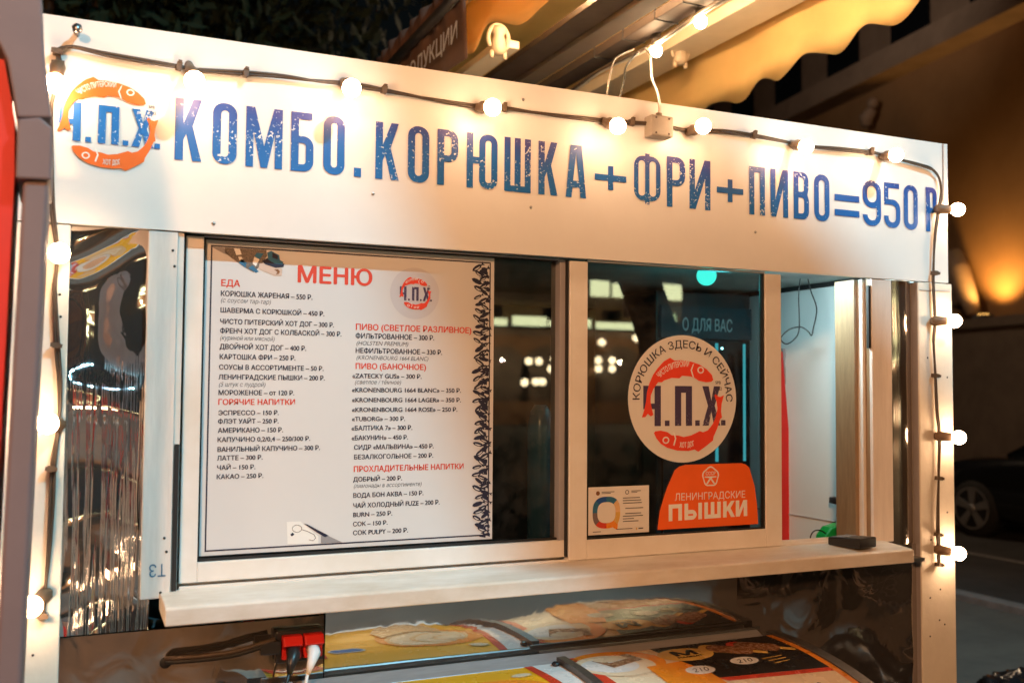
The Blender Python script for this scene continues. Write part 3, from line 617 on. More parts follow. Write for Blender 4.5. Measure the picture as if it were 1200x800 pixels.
ROWS = [ # text, x left, x right, y top, y bottom (left end), colour
('МЕНЮ',349.5,435.5,310.6,330.9,'R'),('ЕДА',259.4,281,327,335,'R'),
('КОРЮШКА ЖАРЕНАЯ – 550 Р.',258.9,366,340.3,346.7,'N'),('(с соусом тар-тар)',258.9,317.5,348.6,354,'G'),
('ШАВЕРМА С КОРЮШКОЙ – 450 Р.',258.5,380,360,366,'N'),('ЧИСТО ПИТЕРСКИЙ ХОТ ДОГ – 300 Р.',258,391.3,373.2,379.3,'N'),
('ФРЕНЧ ХОТ ДОГ С КОЛБАСКОЙ – 300 Р.',258,400,384,390.2,'N'),('(куриной или мясной)',258,321.8,392.6,398,'G'),
('ДВОЙНОЙ ХОТ ДОГ – 400 Р.',257.5,358.6,402.6,408.8,'N'),('КАРТОШКА ФРИ – 250 Р.',257.5,346,414.5,420.7,'N'),
('СОУСЫ В АССОРТИМЕНТЕ – 50 Р.',256.8,379,426.8,432.8,'N'),('ЛЕНИНГРАДСКИЕ ПЫШКИ – 200 Р.',256.2,380.4,438.4,444.4,'N'),
('(5 штук с пудрой)',256.6,311,447.2,452.6,'G'),('МОРОЖЕНОЕ – от 120 Р.',256.2,344.6,456.7,462.7,'N'),
('ГОРЯЧИЕ НАПИТКИ',256,345.4,467.2,474.2,'R'),
('ЭСПРЕССО – 150 Р.',256,326.5,480.6,486.3,'N'),('ФЛЭТ УАЙТ – 250 Р.',255.6,326.3,490.6,496.3,'N'),('АМЕРИКАНО – 150 Р.',255.4,331.5,501,507,'N'),
('КАПУЧИНО 0,2/0,4 – 250/300 Р.',255,363.3,512,517.8,'N'),('ВАНИЛЬНЫЙ КАПУЧИНО – 300 Р.',255,374.8,523.3,529.2,'N'),
('ЛАТТЕ – 300 Р.',254.5,307.5,533.6,539.3,'N'),('ЧАЙ – 150 Р.',254.5,299,544.8,550.5,'N'),('КАКАО – 250 Р.',254,308.4,555.5,561.2,'N'),
('ПИВО (СВЕТЛОЕ РАЗЛИВНОЕ)',417.2,552.2,379,386.4,'R'),('ФИЛЬТРОВАННОЕ – 300 Р.',416.9,508.7,390,396.3,'N'),('(HOLSTEN PREMIUM)',417.8,478.4,399,404,'G'),
('НЕФИЛЬТРОВАННОЕ – 330 Р.',416.9,518,407.4,413.5,'N'),('(KRONENBOURG 1664 BLANC)',417.8,502,416,421,'G'),
('ПИВО (БАНОЧНОЕ)',416.9,499,425.2,432.2,'R'),('«ZATECKY GUS» – 300 Р.',413,494,437.2,442.8,'N'),('(светлое / тёмное)',416,470,444.6,449.8,'G'),
('«KRONENBOURG 1664 BLANC» – 350 Р.',412.5,540,453.8,459.3,'N'),('«KRONENBOURG 1664 LAGER» – 350 Р.',412.5,540,465.5,471,'N'),('«KRONENBOURG 1664 ROSE» – 250 Р.',412.5,535.8,477,482.5,'N'),
('«TUBORG» – 300 Р.',412.5,474.5,487.8,493.3,'N'),('«БАЛТИКА 7» – 300 Р.',412,483,498.5,504.2,'N'),('«БАКУНИН» – 450 Р.',412,478,510,515.7,'N'),
('СИДР «МАЛЬВИНА» – 450 Р.',415,508,521,526.7,'N'),('БЕЗАЛКОГОЛЬНОЕ – 200 Р.',415,507.5,532.4,538,'N'),
('ПРОХЛАДИТЕЛЬНЫЕ НАПИТКИ',414.7,543,545.8,552.8,'R'),('ДОБРЫЙ – 200 Р.',414,471,558.6,564.2,'N'),('(лимонады в ассортименте)',414.7,494,566.6,571.6,'G'),
('ВОДА БОН АКВА – 150 Р.',414,496,577.4,583,'N'),('ЧАЙ ХОЛОДНЫЙ FUZE – 200 Р.',414,515,589.2,595,'N'),('BURN – 250 Р.',414,459.5,600,605.6,'N'),
('СОК – 150 Р.',413.8,454,611,616.4,'N'),('СОК PULPY – 200 Р.',413.8,478,621.2,626.8,'N')]
mk = {'R': ('redink', .04, 0), 'N': ('navy', .04, 0), 'G': ('grayink', .0, .25)}
mb = {'R': MB(), 'N': MB(), 'G': MB()}
for t, xa, xb, yt, yb, c in ROWS:
    a = P(xa, yb, Yp); b = P(xb, yb, Yp); h = P(xa, yt, Yp).z-a.z
    put_text(mb[c], t, a.x, b.x, a.z, h, Yp, mk[c][0], mk[c][1], mk[c][2])
mb['R'].build('heading_lettering', T); mb['N'].build('item_lettering', T); mb['G'].build('note_lettering', T)
mb = MB(); c = P(486.3,343.7,Yp); r = P(486.3,313.6,Yp).z-c.z
put_flat(mb, [circle(c.x, c.z, r, 48)], 'logopaper', Yp); logo(mb, c.x+.001, c.z+.005, r*.86, r*.86, Yp-.0005, 'redfish', 'purpleink', 'grayink'); mb.build('round_logo', T)
# printed figure in a hat at the upper corner (plain shapes), glasses sketch at the foot
mb = MB()
def pp(m, pts, d=0): put_flat(mb, [[(P(x, y, Yp).x, P(x, y, Yp).z) for x, y in pts]], m, Yp-.0003*d)
pp('greyprint', [(247.5,289),(262,290),(268,299),(262,297)])
pp('denim', [(263,290),(312,293),(313,300),(305,312),(297,319),(286,313),(272,303),(264,296)])
pp('skyink', [(280,308),(283,303),(289,308),(288,314)], 1); pp('skyink', [(291,314),(296,311),(303,318),(300,320)], 1)
pp('whiteink', [(274,291),(281,291.5),(283,298),(277,299)], 1); pp('whiteink', [(279,301),(283,301),(287,308),(282,307)], 1)
pp('whiteink', [(298,301),(304,304),(300,312),(296,309)], 1); pp('skyink', [(301,296),(309,297),(304,304),(298,300)], 2)
pp('skin', [(304,309),(312,308),(326,312),(331,316),(330,323),(322,323),(312,319),(303,315)], 2)
pp('navy', [(307,306),(314,302),(324,309),(333,309),(332,313),(323,314),(311,310)], 3)
pp('skyink', [(313,296),(318,294),(323,297),(327,299),(328,305),(332,307),(331,310),(322,309),(314,304)], 4)
pp('navy', [(319,296),(323,298),(326,300),(325,304),(319,302)], 5)
pp('choc', [(321,316),(326,315.5),(328,318),(327,321),(323,322),(325,318.5)], 3)
pp('whiteink', [(336,611),(352,610.5),(373,628),(373,636.5),(337,637)])
pp('navy', [(356,613),(360,614),(385,627),(381,629),(372,624)], 2); pp('greyprint', [(376,627),(384,627),(401,635),(376,636)], 1)
pp('navy', [(340,626),(343,623.5),(345,626),(342,628)], 1)
def line(pts, w, d=2, m='grayink'):
    q = [P(x, y, Yp) for x, y in pts]
    for a, b in zip(q, q[1:]):
        t = Vector((b.x-a.x, b.z-a.z)); n = Vector((-t.y, t.x)).normalized()*w/2
        mb.add([(a.x+n.x, Yp-.0003*d, a.z+n.y), (b.x+n.x, Yp-.0003*d, b.z+n.y), (b.x-n.x, Yp-.0003*d, b.z-n.y), (a.x-n.x, Yp-.0003*d, a.z-n.y)], [(0, 1, 2, 3)], m)
line([(348+5.5*cos(a/3), 619+4.2*sin(a/3)) for a in range(0, 20)], .0012); line([(353,620),(360,622),(368,626),(370,630),(367,633),(362,632)], .0012)
mb.build('printed_figure', T)
# black-and-white fish printed along the right edge
mb = MB(); rn = random.Random(11); n = 72
for i in range(120):
    q = P(rn.uniform(566, 572.5), rn.uniform(311, 627), Yp); k_ = rn.uniform(.004, .009)
    put_flat(mb, [[(q.x-k_*1.8, q.z+rn.uniform(-k_, k_)*.5), (q.x, q.z+k_*.6), (q.x+k_*.5, q.z+k_*.2), (q.x+k_*.4, q.z-k_*.8)]], 'navy', Yp-.0002-i*.000004)
for i in range(n):
    y = 313+(620-313)*i/(n-1); col = i % 2; q = P(561.5+col*6+rn.uniform(-2.5, 2), y, Yp); L = rn.uniform(.030, .040); wd_ = L*rn.uniform(.26, .34); a = radians((152 if rn.random() < .5 else 205)+rn.uniform(-14, 14))
    def leaf(k, sh=0, kw=None): return [(q.x+sh*cos(a)+cos(a)*L*k*u/2-sin(a)*wd_*(kw or k)*v, q.z+sh*sin(a)+sin(a)*L*k*u/2+cos(a)*wd_*(kw or k)*v) for u, v in ((1,0),(.75,.36),(.3,.5),(-.3,.42),(-.62,.10),(-1.02,.5),(-.92,0),(-1.02,-.5),(-.62,-.10),(-.3,-.42),(.3,-.5),(.75,-.36))]
    put_flat(mb, [leaf(1)], 'navy', Yp-.0007-i*.000012)
    if i % 3 != 1: put_flat(mb, [[(q.x+cos(a)*L*u/2-sin(a)*wd_*v, q.z+sin(a)*L*u/2+cos(a)*wd_*v) for u, v in ((.70,.04),(.45,.26),(.1,.32),(-.2,.2),(-.3,.06),(0,.03),(.35,.02))]], 'paper', Yp-.000706-i*.000012)
mb.build('fish_pattern', T)

# ------------------------------------------------------------------ stickers on the sash
Ys = GS-.0030
c = P(801,467,Ys); rr = (P(864.3,467,Ys).x-P(738,467,Ys).x)/2; rz = (P(801,393,Ys).z-P(801,542,Ys).z)/2
T = thing('round_sticker', 'large round white sticker with red fish and black lettering round its rim on sliding window', 'sticker', (c.x, Ys, c.z))
mb = MB(); mb.prism([(x, Ys, z) for x, z in circle(c.x, c.z, rr, 64, rz)], (0, .0012, 0), 'stickerw'); mb.build('disc', T)
mb = MB(); logo(mb, c.x, c.z, rr, rz, Ys-.0006, 'redfish', 'purpleink', 'grayink'); mb.build('fish_logo', T)
mb = MB(); v, f, w = text2d('КОРЮШКА ЗДЕСЬ И СЕЙЧАС', .012)
def ring(u, q, l=0):
    a = radians(181-(181+3)*u/w); R = .80+q*.125; return (c.x+R*cos(a)*rr, Ys-.0006-l*EPS, c.z+R*sin(a)*rz)
mb.add([ring(*q) for q in v], f, 'navy'); mb.build('rim_lettering', T)

Yo = Ys-.0008
o = [P(x, y, Yo) for x, y in ((770.5,620),(888.5,614),(887,588),(882,562),(876,548),(868,543),(830,543),(800,546),(793,549),(783,568),(775,594))]
T = thing('orange_sticker', 'orange dome shaped sticker with white lettering below the round sticker', 'sticker', (o[0].x, Yo, o[0].z))
zt = P(830,543.5,Yo).z; zb = P(830,617,Yo).z
def osh(u, v): x0, x1 = o[0].x, o[1].x; return (x0+(x1-x0)*u, zb+(zt-zb)*v)
dome = [(0,0),(1,0),(.99,.30),(.965,.62),(.91,.92),(.875,.975),(.83,1),(.27,1),(.21,.975),(.165,.92),(.085,.62),(.025,.3)]
mb = MB(); mb.prism([(osh(u, v)[0], Yo, osh(u, v)[1]) for u, v in dome], (0, .0012, 0), 'stickero'); mb.build('film', T)
mb = MB(); Yq = Yo-.0006
a, b = osh(.165, .44), osh(.865, .50); put_text(mb, 'ЛЕНИНГРАДСКИЕ', a[0], b[0], a[1], (zt-zb)*.115, Yq, 'whiteink', .005)
a, b = osh(.105, .125), osh(.885, .19); 
u_ = (b[0]-a[0]); hh_ = (zt-zb)*.26; tilt = (osh(.885,.19)[1]-a[1])*.25
for ch_, p0_, p1_ in (('П',0,.165),('Ы',.195,.415),('Ш',.445,.655),('К',.685,.835),('И',.85,1.0)):
    for pc in glyph(ch_, (p1_-p0_)*u_, hh_, u_*.046): put_flat(mb, [[(a[0]+p0_*u_+x_, a[1]+y_+tilt*(p0_+x_/u_)) for x_, y_ in c_] for c_ in pc], 'whiteink', Yq)

# pentagon quality mark
q0 = osh(.515, .80); R = (zt-zb)*.185
def pent(k, o=.2):
    pts = [(q0[0]+R*k*sin(2*pi*i/5)*1.0, q0[1]+R*k*cos(2*pi*i/5)) for i in range(5)]; out = []
    for i in range(5):
        p1, p2, p0 = Vector(pts[i]), Vector(pts[(i+1) % 5]), Vector(pts[i-1]); out += [tuple(p1+(p0-p1)*o), tuple(p1+(p0+p2-2*p1)*o*.35), tuple(p1+(p2-p1)*o)]
    return out
put_flat(mb, [pent(1), pent(.86)], 'whiteink', Yq)
mm = lambda pts: put_flat(mb, [[(q0[0]+x*R, q0[1]+y*R) for x, y in pts]], 'whiteink', Yq)
mm([(-.62,.02),(.62,.02),(.62,-.06),(.10,-.12),(.48,-.62),(.30,-.62),(0,-.25),(-.30,-.62),(-.48,-.62),(-.10,-.12),(-.62,-.06)])
put_text(mb, 'СССР', q0[0]-R*.5, q0[0]+R*.5, q0[1]+R*.14, R*.3, Yq, 'whiteink', .03)
mb.build('lettering', T)

n0, n1 = P(689.5,629.5,Ys), P(760.5,620,Ys); nz1 = P(725,569.5,Ys).z; nz0 = P(725,625,Ys).z
T = thing('notice_sticker', 'small cream information notice with rainbow speech bubble in the lower window corner', 'sticker', (n0.x, Ys, nz0))
mb = MB(); mb.box((n0.x, Ys, nz0), (n1.x, Ys+.0012, nz1), 'stickerw'); mb.build('sheet', T)
mb = MB(); nw, nh = n1.x-n0.x, nz1-nz0; N = lambda u, v: (n0.x+nw*u, nz0+nh*v)
cc = N(.29, .46); R = nw*.225
segs = ['signblue', 'skyink', 'purplegrey', 'redp', 'orangep', 'gold', 'cone', 'skyink']
for i, m in enumerate(segs):
    a0, a1 = radians(90+45*i), radians(90+45*(i+1)); A = [a0+(a1-a0)*k/6 for k in range(7)]
    se = lambda a, R: (cc[0]+R*math.copysign(abs(cos(a))**.75, cos(a)), cc[1]+R*math.copysign(abs(sin(a))**.75, sin(a)))
    put_flat(mb, [[se(a, R) for a in A]+[se(a, R*.66) for a in A[::-1]]], m, Ys-.0006)
put_flat(mb, [[N(.37,.16),N(.47,.08),N(.48,.26)]], 'orangep', Ys-.0005)
mb.build('speech_bubble', T)
mb = MB(); rn = random.Random(5)
def bar(u0, u1, v, hh=.018, m='grayink'): put_flat(mb, [[N(u0, v), N(u1, v), N(u1, v+hh), N(u0, v+hh)]], m, Ys-.0006)
put_flat(mb, [circle(*N(.15,.87), nw*.032, 16)], 'choc', Ys-.0006); put_flat(mb, [circle(*N(.63,.87), nw*.032, 16), circle(*N(.63,.87), nw*.022, 12)], 'grayink', Ys-.0006)
bar(.21,.42,.885,.014); bar(.21,.36,.855,.014); bar(.70,.86,.885,.014); bar(.70,.80,.855,.014)
for k in range(10): 
    if k in (3, 5): continue
    bar(.56+(.04 if 2 < k < 7 else 0), .62+rn.uniform(.12,.29), .74-.055*k)
bar(.07,.2,.06,.014); bar(.45,.72,.09,.016); bar(.78,.80,.06,.05,'gold'); bar(.82,.90,.08,.024)
mb.build('small_print', T)

# ================================================================== STRING LIGHTS ROUND THE SIGN
def smooth(pts, n=5):
    pts = [Vector(p) for p in pts]; out = []
    for i in range(len(pts)-1):
        p0, p1, p2, p3 = pts[max(i-1, 0)], pts[i], pts[i+1], pts[min(i+2, len(pts)-1)]
        for k in range(n):
            t = k/n; out.append(.5*((2*p1)+(p2-p0)*t+(2*p0-5*p1+4*p2-p3)*t*t+(3*p1-p0-3*p2+p3)*t*t*t))
    return out+[pts[-1]]
T = thing('string_lights', 'brown cable string of round warm bulbs running round the sign and posts', 'string lights', (1.3, -.02, 1.3))
left = [(49,721),(51,703),(56,660),(60,600),(63,540),(69,497),(70,450),(67,405),(64,340),(67,297),(61,240),(59.5,170),(61,120),(67,98),(69,72),(68,61)]
top = [(74,56),(90,56),(120,63),(167,71.5),(210,78.5),(222,81),(245,83.5),(288,86),(330,89.5),(370,95),(405,98),(428,102),(450,106),(500,115.5),(545,123),(563,125),(592,127),(620,131),(660,136.5),(711,142),(742,144),(775,146.5),(810,153.5),(845,154),(883,159),(930,168),(950,172),(980,174.5),(1020,178.5),(1035,182),(1058,188),(1080,194),(1093,199),(1101,210)]
right = [(1103,228),(1100,246),(1096,275),(1094,310),(1094,340),(1096,376),(1094,400),(1096,435),(1098,480),(1101,511),(1100,560),(1099,610),(1100,644),(1100,662)]
path = smooth([P(x, y, -.012) for x, y in left+top+right], 4)
off = Vector((0, 0, .0036))
mb = MB(); rn = random.Random(2)
def wob(ps, s, ph): return [p+Vector((cos(i*.23+ph)*.0032+0, -.001*sin(i*.31+ph), sin(i*.19+ph)*.0034*s)) for i, p in enumerate(ps)]
mb.tube(wob(path, 1, 0), .0036, 'cable', 7); mb.tube(wob(path, 1, pi), .0034, 'cable', 7)
mb.build('cable', T)
BULBS = [((68,76),(65,96),.055),((222.5,80),(227.5,94),.090),((404,97.5),(411.5,103),.090),((562,126),(576,126),.090),((710,143),(723,147.5),.090),((809,154),(823,148.5),.090),((930,169),(943.5,172),.090),((1035,183),(1049,182),.090),
         ((1101,245),(1120,245.5),.04),((1096,376),(1111,376),.04),((1101,511),(1117,512),.04),((1101,644),(1117,647),.04),
         ((71,299),(69.5,297),.075),((68,497),(57,496),.07),((51,698),(38.5,709),.065)]
R0 = .0218
bulb_me = None; socks = {}
def zalign(d): return d.to_track_quat('Z', 'Y')
def socket_mb(tail):
    m_ = MB(); m_.tube([(0,0,-tail),(0,0,-.012),(0,0,0),(0,0,.012),(0,0,.030),(0,0,.036)], [.0095,.0125,.0165,.0150,.0135,.0115], 'socket', 14)
    m_.box((-.013,-.008,-.015),(.013,.008,.002),'socket'); return m_
mbb = MB(); prof = [(0,.0),(.010,.001),(.0122,.006)]
vs = []; n = 20
rings = [(.0105,-.012),(.0120,-.008)]+[(R0*sin(a), .012-R0*cos(a)) for a in [radians(x) for x in (36,50,65,80,95,110,125,140,152,164,172)]]
for r, z in rings: vs += [(r*cos(2*pi*k/n), r*sin(2*pi*k/n), z) for k in range(n)]
fs = [(i*n+k, i*n+(k+1) % n, (i+1)*n+(k+1) % n, (i+1)*n+k) for i in range(len(rings)-1) for k in range(n)]+[tuple(range((len(rings)-1)*n, len(rings)*n))]
mbb.add(vs, fs, 'bulb', True)
for i, (sp, bp, d) in enumerate(BULBS):
    a = P(*sp, -.017); b = P(*bp, -d); dr = (b-a); L = dr.length; dr.normalize()
    tl = .062 if d > .08 else (.03 if d > .06 else .014)
    if tl not in socks: so_ = socks[tl] = socket_mb(tl).build('bulb_socket')
    else: so_ = socks[tl].copy(); COL.objects.link(so_)
    if bulb_me is None: bo = bulb_me = mbb.build('bulb')
    else: bo = bulb_me.copy(); COL.objects.link(bo)
    so_.rotation_mode = 'QUATERNION'; so_.rotation_quaternion = zalign(dr); so_.location = a+dr*max(0, L-.052)
    so_.parent = T; so_.matrix_parent_inverse = Matrix.Translation(-T.location)
    bo.parent = so_; bo.matrix_parent_inverse = Matrix(); bo.location = (0, 0, .046); bo.rotation_quaternion = (1, 0, 0, 0)
clip0 = None
for x, y, v in ((210,78,0),(288,85.7,0),(450,105.5,0),(590,126.5,0),(740,143.5,0),(883,158.5,0),(1020,178,0),(66,404.7,1),(60,549,1),(67,61,1),(1095,320,1),(1096,440,1),(1100,560,1),(1099,626,1),(1100,661,1),(49.5,721,1)):
    if clip0 is None:
        mb = MB(); mb.box((-.006,-.010,-.008),(.006,.009,.008),'clip'); mb.box((-.004,-.013,-.012),(.004,-.002,-.006),'clip'); mb.box((-.004,-.013,.007),(.004,-.002,.012),'clip'); o = clip0 = mb.build('cable_clip')
    else: o = clip0.copy(); COL.objects.link(o)
    o.location = P(x, y, -.012); o.rotation_euler = (0, radians(90*v+8), 0); o.parent = T; o.matrix_parent_inverse = Matrix.Translation(-T.location)

p0, p1 = P(762,134,-.035), P(788,162,-.035)
T = thing('junction_box', 'grey brown square junction box fixed to the sign top between two bulbs', 'junction box', (p0.x, -.035, p1.z))
mb = MB(); mb.box((p0.x, -.042, p1.z), (p1.x, -.001, p0.z), 'boxg'); bx = mb.build('box', T, bevel=.005)
cx_ = (p0.x+p1.x)/2; cz_ = (p0.z+p1.z)/2
mb = MB()
for sx in (-1, 1):
    for sz in (-1, 1): mb = MB(); mb.tube([(cx_+sx*.021, -.041, cz_+sz*.021), (cx_+sx*.021, -.0432, cz_+sz*.021)], .003, 'clip', 8); mb.build('screw_head', bx)
mb = MB(); mb.tube([(cx_+.0, -.022, p0.z-.003), (cx_, -.022, p0.z+.010)], .009, 'boxg', 12); mb.build('gland', T)
w = [Vector((cx_, -.022, p0.z+.008)), P(773,124,-.02), P(770,108,.1), P(764,92,.3), P(763,78,.5), P(762,66,.75), P(756,57,.9)]
o = MB(); o.tube(smooth(w, 6), .0042, 'whcable', 8); tag(o.build('white_cable'), 'thin white cable hanging from the awning bulbs down to the junction box', 'cable')

# ================================================================== AWNING OVER THE KIOSK (runs away from the sign)
T = thing('awning', 'orange brown retractable awning with scalloped valances above the kiosk', 'awning', (2.3, 1.2, 3.2))
yn, yf = -.2, 4.6
def strp(z, pts):      # sideways extent of a bar running straight back, read off its two edges
    return sum(PZ(x, y, z).x for x, y in pts)/len(pts)
# fabric roof with shallow folds between the beams
mb = MB(); nx, ny = 46, 22; vs = []
xa, xb = 1.475, 3.02
for j in range(ny):
    for i in range(nx):
        u = i/(nx-1); x = xa+(xb-xa)*u; y = .35+(yf-.35)*j/(ny-1)
        z = 3.62-.10*abs(u-.5)-.40*max(0, 1-u/.35)+.030*sin(u*34+.6*sin(y*2.1))*(.5+.5*sin(y*1.3+u*5))+.012*sin(y*9+u*11)
        vs.append((x, y, z))
fs = [(j*nx+i, j*nx+i+1, (j+1)*nx+i+1, (j+1)*nx+i) for j in range(ny-1) for i in range(nx-1)]
mb.add(vs, fs, 'awn', True); fab = mb.build('fabric_roof', T)
sol = fab.modifiers.new('thickness', 'SOLIDIFY'); sol.thickness = .002
def valance(name, pts, X, ztop, m, wav=.012):
    mb = MB(); n = len(pts); v = []
    for i, (px, py) in enumerate(pts):
        q = PX(px, py, X)
        for k in range(6):
            t = k/5; v.append((X+wav*sin(q.y*9+t*1.5), q.y, q.z+(ztop-q.z)*t))
    f = [(i*6+k, (i+1)*6+k, (i+1)*6+k+1, i*6+k+1) for i in range(n-1) for k in range(5)]
    mb.add(v, f, m, True); o = mb.build(name, T); s2 = o.modifiers.new('thickness', 'SOLIDIFY'); s2.thickness = .002; return o
wave = [(690,168),(725,157),(748,152),(772,151),(800,141),(822,131),(835,121),(850,118.5),(860,121),(872,116),(886,98),(896,92),(905,93),(914,95),(926,83),(940,65),(950,61.5),(963,62),(977,63.5),(988,57),(1003,38),(1014,29.5),(1024,28),(1040,30.5),(1053,29.5),(1066,19),(1078,2),(1090,-14),(1110,-18)]
def dense(w):
    return [(p.x, p.y) for p in smooth([Vector((a, b, 0)) for a, b in w], 3)]
valance('valance', dense(wave), 2.98, 3.58, 'awn')
# side valance with lettering, and the inner flap with its wavy hem
XL = 1.46
tv = [PX(470,96,XL), PX(544,58,XL)]
mb = MB(); ys = [PX(x, y, XL) for x, y in ((462,100),(480,96),(500,90),(520,80),(535,70),(547,61))]; v = []
ztl = PX(500,42,XL).z
n = 40; fa, na = PX(458,74,XL), PX(541,2,XL)
for i in range(n+1):
    y = fa.y+.25+(na.y-fa.y-.25-.02)*i/n
    for k in range(5):
        t = k/4; v.append((XL+.010*sin(i*1.25)*t+.006*sin(i*.5), y-(1-t)*.03, 2.93+(3.30-2.93)*t))
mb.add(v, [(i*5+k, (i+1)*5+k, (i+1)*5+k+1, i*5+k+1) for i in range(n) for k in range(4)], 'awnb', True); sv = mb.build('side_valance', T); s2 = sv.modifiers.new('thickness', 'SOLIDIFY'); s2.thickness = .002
mb = MB(); ra, rb = PX(459,75,XL-.02), PX(529,1,XL-.02); mb.tube([ra+(ra-rb)*.6, rb+(rb-ra)*1.2], .022, 'alud', 10); mb.build('side_rail', T)
mb = MB()
v2, f2, w2 = text2d('ПРОДУКЦИИ', .02)
q1, q0 = PX(534,30,XL-.02), PX(455,72,XL-.02)
yA = PX(478,80,XL-.02).y; yB = PX(535,37,XL-.02).y
yS = yB+(yA-yB)*1.22
mb.add([(XL-.0175-k*.0002, yS+(yB-yS)*a/w2, 3.015+b*.078) for a, b, k in v2], f2, 'signwhite'); mb.build('valance_lettering', sv)
hem = [(505,92),(515,86),(524,70),(531,63),(540,62.5),(549,63),(556,58),(566,38),(574,28),(584,26),(596,28),(606,29.5),(616,24),(628,12),(640,2),(655,-10),(672,-14),(700,-20)]
valance('inner_flap', dense(hem), 1.60, 3.30, 'awn', .008)
# beams and arms
def bar(name, z, pl, pr, h, m, y0=yn, y1=yf, mat2=None):
    x0, x1 = strp(z, pl), strp(z, pr); mb = MB(); mb.box((x0, y0, z), (x1, y1, z+h), m); return mb.build(name, T, bevel=.004)
bar('cassette_beam', 3.13, ((583,91),(690,0)), ((630,97),(719,0)), .03, 'beam')
bar('cassette_lip', 3.105, ((632,97),(722,0)), ((650,100),(757,0)), .024, 'beamp')
bar('roller_beam', 3.13, ((672,88),(792,0)), ((696,94),(822,0)), .04, 'beam')
bar('folding_arm', 3.30, ((700,106),(880,0)), ((738,116),(902,11)), .06, 'cream', y1=4.4)
bar('folding_arm', 3.12, ((524,100),(574,62)), ((552,104),(596,62)), .035, 'cream', y0=PZ(584,54,3.12).y, y1=4.4)
for (x, y) in ((584,48),(797,62)):
    q = PZ(x, y, 3.12 if x < 700 else 3.30); mb = MB()
    mb.tube([q+Vector((0,0,.06)), q+Vector((0,0,.035)), q+Vector((0,0,.02)), q-Vector((0,0,.01)), q-Vector((0,0,.045)), q-Vector((0,0,.06))], [.025,.034,.023,.033,.033,.018], 'jointm', 16)
    mb.tube([q+Vector((sx*cos(t_)*.046, 0, .008+sin(t_)*.060)) for sx, t_ in [(1, -.9+i*.26) for i in range(19)]], .009, 'jointm', 8)
    mb.tube([q+Vector((-.030,0,-.045)), q+Vector((-.030,0,-.075))], .010, 'jointm', 8); mb.tube([q+Vector((.030,0,-.045)), q+Vector((.030,0,-.075))], .010, 'jointm', 8)
    mb.build('arm_joint', T)
rbx = (strp(3.13, ((672,88),(792,0))), strp(3.13, ((696,94),(822,0))))
# cord of the awning bulbs: cable tied under the roller beam, lamps hanging from it
T2 = thing('awning_lights', 'brown cable with bulbs hanging under the awning beam', 'string lights', (2.3, 1.0, 3.1))
mb = MB(); q0, q1 = PZ(700,82,3.105), PZ(840,-12,3.105); xx = (q0.x+q1.x)/2+.045
pts = smooth([(xx+.008*sin(y*7), y, 3.105-.012*abs(sin(y*4))) for y in [.0,.15,.3,.45,.6,.75,.9,1.1,1.3,1.6,1.9,2.2]], 3)
mb.tube(pts, .007, 'cable', 8); mb.tube([p+Vector((.012, 0, -.006)) for p in pts], .005, 'whcable', 8); mb.build('cable', T2)
mb = MB()
for y in (.3,.45,.62,.8,1.0,1.25,1.5): mb = MB(); mb.box((rbx[0]-.003, y, 3.126), (rbx[1]+.003, y+.004, 3.173), 'rubber'); mb.build('cable_tie', T2)
first = None
for px, py in ((769,60),(821,26),(880,-28),(945,-80)):
    q = PX(px, py, xx+.02)
    if first is None:
        mb = MB(); mb.tube([(0,0,.10),(0,0,.09),(0,0,.03),(0,0,.012)], [.016,.020,.0205,.017], 'socketd', 14); s_ = mb.build('bulb_socket'); first = s_
        mb = MB(); mb.sphere((0,0,0), .0235, 'bulb2', 20, 14, (1,1,1.08)); b_ = mb.build('bulb'); b_.parent = s_
    else:
        s_ = first.copy(); COL.objects.link(s_); b_ = first.children[0].copy(); COL.objects.link(b_); b_.parent = s_
    s_.location = q; s_.parent = T2; s_.matrix_parent_inverse = Matrix.Translation(-T2.location)
def cord(name, label, pts, r, m, Y=None, cat='cable'):
    o = MB(); o.tube(smooth(pts, 6), r, m, 7); return tag(o.build(name), label, cat)
T5 = thing('awning_lights', 'second run of bulbs added unseen to brighten the left half of the awning', 'string lights', (1.85, .3, 3.1))  # bulbs added out of sight to light the left awning fabric
mb = MB(); mb.tube([(1.86,-.1,3.325),(1.86,.6,3.315),(1.86,1.6,3.325)], .006, 'cable', 7); mb.build('cable', T5)
for y in (.25, .60, .95):
    s_ = first.copy(); COL.objects.link(s_); mb = MB(); mb.sphere((0,0,0), .0235, 'bulb3', 20, 14, (1,1,1.08)); b_ = mb.build('bulb'); b_.parent = s_
    s_.location = (1.86, y, 3.22); s_.parent = T5; s_.matrix_parent_inverse = Matrix.Translation(-T5.location)
cord('brown_cable', 'short brown cable dropping behind the sign top, nearer the brown beam', [P(742,58,1.2), P(722,68,1.1), P(716,82,1.0), P(711,112,.9)], .0045, 'cable')
cord('black_cable', 'short black cable dropping behind the sign top beside the white awning arm', [P(748,62,1.1), P(734,78,1.0), P(731,95,.95), P(726,116,.9)], .004, 'rubber')

